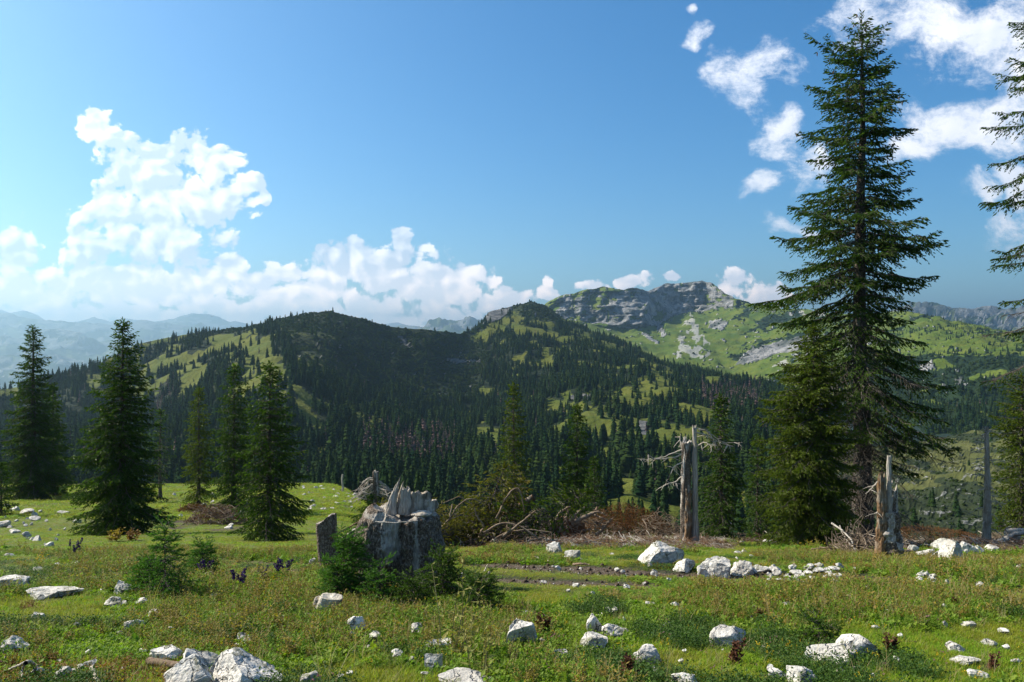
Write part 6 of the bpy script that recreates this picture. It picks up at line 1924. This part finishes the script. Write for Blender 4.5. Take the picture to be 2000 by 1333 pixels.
def cover(n, y0, y1, scale, rng, ulim=0.95, name='ground_cover'):
    x, y = ground_points(n, y0, y1, rng, ulim)
    px = 1000 + F * x / y
    ru = rut(x, y); lm = litter_mask(x, y)
    keep = (rng.random(n) > ru * 2.6) & (rng.random(n) > lm * 0.8)
    for (rx, ry, ra, rb) in ROCKPOS:                            # nothing tall grows over a stone
        if ry < y0 - 1 or ry > y1 + 1: continue
        m_ = (np.abs(x - rx) < ra * 0.95) & (y < ry + rb) & (y > ry - rb - 0.16 - 0.012 * ry)
        keep &= ~(m_ & (rng.random(n) < 0.8))
    x, y, px = x[keep], y[keep], px[keep]
    n = len(x)
    z = ground_z(x, y)
    row = HZ - z / y * F
    p1 = fbm(x / 1.6, y / 1.6, oct=3, seed=501); p2 = fbm(x / 1.1 + 7, y / 1.1, oct=3, seed=502); p3 = fbm(x / 2.6, y / 2.6 + 9, oct=3, seed=503)
    # places of taller herbs: the near left, the left middle, the right centre; short turf by the track and at the far right
    lush = 0.35 * np.exp(-((px - 330) / 300) ** 2) * np.exp(-((row - 1120) / 70) ** 2) + 0.25 * np.exp(-((px - 1330) / 330) ** 2) * np.exp(-((row - 1200) / 60) ** 2) + \
        0.2 * np.exp(-((px - 880) / 160) ** 2) * np.exp(-((row - 1250) / 60) ** 2) + 0.15 * (px > 1500) * (row > 1090) * (row < 1250)
    turf = 0.5 * np.exp(-((px - 1900) / 150) ** 2) * np.exp(-((row - 1260) / 45) ** 2) + 0.5 * np.exp(-((px - 1080) / 160) ** 2) * np.exp(-((row - 1135) / 18) ** 2) + \
        0.5 * (row < 1075) * (px < 700) + 0.35 * np.exp(-((px - 200) / 220) ** 2) * np.exp(-((row - 1270) / 50) ** 2) + 0.3 * np.exp(-((px - 1350) / 90) ** 2) * np.exp(-((row - 1290) / 25) ** 2)
    a = p1 + lush * 1.6 - turf * 1.3
    r_ = rng.random(n)
    pick = np.where(r_ < 0.5, 0, np.where(r_ < 0.8, 1, 2))
    green = p2 > 0.05
    pick = np.where(green & (r_ < 0.6), 2, pick)
    q = rng.random(n)
    her = a > 0.02
    pick = np.where(her & (q < 0.28), 3, pick); pick = np.where(her & (q > 0.28) & (q < 0.42), 4, pick); pick = np.where(her & (q > 0.42) & (q < 0.50), 6, pick)
    tall = a > 0.24
    pick = np.where(tall & (q > 0.50) & (q < 0.60), 6, pick); pick = np.where(tall & (q > 0.60) & (q < 0.68), 7, pick); pick = np.where(tall & (q > 0.68) & (q < 0.71), 12, pick)
    pick = np.where(tall & (q > 0.71) & (q < 0.79), 15, pick)
    p4 = fbm(x / 0.7 + 31, y / 0.7, oct=3, seed=504)
    pick = np.where((p4 > 0.27) & (turf < .2) & (q < 0.45) & (row > 1085), 16, pick)
    rst = (p3 > 0.12 - 0.25 * np.exp(-((px - 220) / 150) ** 2 - ((row - 1110) / 35) ** 2)) & (turf < 0.25)
    pick = np.where(rst & (q > 0.75) & (q < 0.86), 9, pick); pick = np.where(rst & (q > 0.86) & (q < 0.93), 8, pick); pick = np.where(rst & (q > 0.93), 10, pick)
    pick = np.where((q > 0.974) & (turf < .3) & (rng.random(n) < .6), 11, pick); pick = np.where((q > 0.990), 13, pick); pick = np.where((q > 0.996), 14, pick)
    pick = np.where((turf > 0.3) & (pick > 5), 5, pick)
    sc = scale * rng.uniform(0.65, 1.25, n) * np.where(turf > .25, .8, 1.0) * np.where(np.isin(pick, (6, 7, 12)), 0.9 + 0.5 * np.clip(a, 0, 1), 1)
    flat = np.ones((n, 3))
    low = np.clip((1175 - row) / 60, 0, 1)                      # trodden and grazed towards the track and the brow
    hs_ = 1.0 - np.where(px < 700, 0.5, 0.62) * low * np.clip(1.0 - 2.2 * np.clip(a, 0, 0.4), 0.25, 1)
    near_rut = np.clip(rut(x, y + 0.35) + rut(x, y + 0.75) + rut(x, y + 1.2) * .7, 0, 1)
    flat[:, 2] = hs_ * (1 - 0.65 * near_rut)
    return scatter_object(name, np.stack([x, y, z], 1), sc, protos, rng, 0.12, nonuni=flat, pick=pick)


cover(44000, 3.9, 9.0, 0.60, np.random.default_rng(21), name='pasture_grass_and_herbs')
cover(88000, 9.0, 19.0, 0.76, np.random.default_rng(22), name='pasture_grass_and_herbs')
cover(48000, 19.0, 45.0, 1.25, np.random.default_rng(23), name='pasture_grass_and_herbs')
_r = np.random.default_rng(24)
_n = 16000
_y = _r.uniform(40, 115, _n); _x = _r.uniform(-0.72, -0.10, _n) * _y
scatter_object('distant_pasture_grass', np.stack([_x, _y, ground_z(_x, _y)], 1), 3.2 * _r.uniform(0.6, 1.3, _n), protos[:6], _r, 0.1, nonuni=np.tile([1, 1, .5], (_n, 1)),
               pick=_r.choice([0, 0, 0, 2, 1, 5], _n))
# gravel in the ruts
_n = 7000
_u = _r.uniform(-0.3, 0.66, _n); _y = _r.uniform(8, 16, _n); _x = _u * _y
k_ = rut(_x, _y) > _r.uniform(0.25, 0.9, _n)
_x, _y = _x[k_], _y[k_]
scatter_object('track_gravel', np.stack([_x, _y, ground_z(_x, _y) + 0.004], 1), np.exp(_r.normal(-4.3, 0.5, len(_x))), [rock_mesh('pebble', 1, 1, 0.7, 880 + q, sub=1, cuts=4) for q in range(3)], _r, 0.5)
# clods thrown up along the ruts
M_SOIL, N, b = mat('dark_clod')
N.put(b.inputs['Base Color'], N.mix(N.noise(N.geo('Position'), 30, 4, 0.6), (0.02, 0.012, 0.007), (0.10, 0.07, 0.045)))
_n = 9000
_u = _r.uniform(-0.3, 0.66, _n); _y = _r.uniform(8, 16, _n); _x = _u * _y
k_ = rut(_x, _y) > _r.uniform(0.15, 0.7, _n)
_x, _y = _x[k_], _y[k_]
scatter_object('track_soil_clods', np.stack([_x, _y, ground_z(_x, _y)], 1), np.exp(_r.normal(-3.5, 0.45, len(_x))), [rock_mesh('clod', 1, 1, 0.8, 890 + q, sub=2, cuts=2, rough=.25, mats=(M_SOIL,)) for q in range(3)], _r, 0.5)
# bark and twig waste on the brow
_n = 16000
_y = np.sqrt(_r.uniform(17 ** 2, 38 ** 2, _n)); _u = _r.uniform(-0.30, 0.70, _n); _x = _u * _y
k_ = litter_mask(_x, _y) > 0.4
_x, _y = _x[k_], _y[k_]


def twigproto(seed, m):
    V, Fq = sticks(12, (0.3, 0.3, 0.08), 0.35, 0.006, seed, 0.25, 0.2)
    return new_mesh('twigs', V, Fq, (m,))


scatter_object('felling_litter', np.stack([_x, _y, ground_z(_x, _y)], 1), _r.uniform(0.6, 1.6, len(_x)), [twigproto(1, M_DRYTWIG), twigproto(2, M_RUSTTWIG), twigproto(3, M_GREYWOOD), protos[9]], _r, 0.2, pick=_r.choice([0, 0, 1, 1, 1, 2, 3, 3], len(_x)))


# ------------------------------------------------------------------ single plants one can point at
def plant(px, row, mesh_, label, cat, name, scale=1.0, group=None):
    x, D, z = pg(px, row)
    o = add(name, mesh_, loc=(x, D, z), scale=(scale,) * 3, label=label, category=cat)
    if group: o['group'] = group
    return o


GM = 'monkshood plants in flower'
mk = [stalky(60 + k, 7, 0.36, 0.09, M_HERB, M_HERB, 0.09, 0.28, 10, flower=(M_PURPLE, 26, 0.66, 0.030)) for k in range(3)]
plant(146, 1092, mk[0], 'dark purple monkshood standing before the brow of the meadow, set apart from the others', 'flower', 'monkshood', 1.15, GM)
plant(400, 1132, mk[1], 'purple monkshood to the right of the free standing young spruce', 'flower', 'monkshood', 0.8, GM)
plant(468, 1160, mk[2], 'purple monkshood in the herbs midway from the young spruce to the stump remnant', 'flower', 'monkshood', 0.8, GM)
plant(512, 1140, mk[0], 'small purple monkshood in tall herbs in front of the broad spruce', 'flower', 'monkshood', 0.6, GM)
plant(552, 1138, mk[1], 'purple monkshood closest to the stump remnant', 'flower', 'monkshood', 0.9, GM)
ps = [stalky(70 + k, 6, 0.55, 0.085, M_PALELEAF, M_STRAW, 0.12, 0.17, 20) for k in range(2)]
plant(885, 1290, ps[0], 'tall pale yellowish leafy stalks in front of the shaded young spruces', 'plant', 'tall_herb', 1.15)
plant(925, 1318, ps[1], 'bushy yellowing herb at the lower edge below the pale leafy stalks', 'plant', 'tall_herb', 0.9)
dk = [stalky(80 + k, 5, 0.24, 0.10, M_BROWN, M_BROWN, 0.05, 0.3, 12, flower=(M_BROWN, 30, 0.45, 0.022)) for k in range(3)]
GD = 'dried brown docks'
for k, (px, row, sc, lb) in enumerate([(1064, 1250, 1.1, 'dried dark brown dock beside the craggy white rock with hollow'), (1230, 1332, 1.0, 'dried brown dock at the lower edge below the jagged pale rock'),
                                       (1432, 1300, 0.9, 'dried dock below the large smooth domed rock'), (1742, 1285, 0.9, 'dried red brown dock at the side of the big bright white boulder'),
                                       (1865, 1190, 0.7, 'thin dark dock between the muddy track end and the mown green patch'), (1620, 1198, 0.6, 'small dried dock in the herbs below the white track stones'),
                                       (1655, 1140, 0.55, 'small dark dock at the end of the white track stones'), (1485, 1218, 0.8, 'dark dried dock standing in the open herbs above the domed rock'),
                                       (1935, 1315, 0.7, 'rusty dock near the lower corner under the thin white ledge')]):
    plant(px, row, dk[k % 3], lb, 'plant', 'dried_dock', sc * 0.78, GD)
of = [rosette(90, 18, 0.07, 0.05, M_ORANGE, 0.12)]
plant(224, 1128, of[0], 'bright orange leaved herb to the left of the young spruces', 'plant', 'orange_herb', 1.0)
plant(78, 1112, multi('plant', [(*[q for q in kites(np.random.default_rng(1).normal(0, 0.05, (24, 3)) + [0, 0, .2], norm(np.random.default_rng(2).normal(size=(24, 3))), np.full(24, .03), np.full(24, .012), np.random.default_rng(3))], M_YELLOW)]), 'small yellow flowered herb near the edge boulder row', 'plant', 'yellow_flower', 1.0)
fe_ = [stalky(95 + k, 8, 0.42, 0.16, M_RUST if k else M_OLIVE, M_RUST, 0.2, 0.4, 14) for k in range(2)]
plant(225, 1058, fe_[0], 'olive and rusty ferns at the foot of the broad dark spruce', 'fern', 'fern', 1.0)
plant(258, 1056, fe_[1], 'reddish brown fern under the broad dark spruce, next to the olive one', 'fern', 'fern', 0.9)
gg = stalky(99, 10, 0.42, 0.07, M_GRASS2, M_GRASS2, 0.12, 0.12, 10)
plant(388, 1108, gg, 'tall dark green blades standing beside the tiny tufted spruce', 'plant', 'tall_grass_clump', 0.9)
for px, row, lb in ((640, 1335, 'long arching straw coloured grass at the lower edge left of the centre'), (300, 1215, 'sparse tall straw grass below the free standing young spruce'), (700, 1300, 'long bent straw grass below the upright grey stone')):
    plant(px, row, tuft(int(px), 9, 0.05, 0.42, 0.0022, M_STRAW, 0.9), lb, 'grass', 'straw_tuft', 1.0)
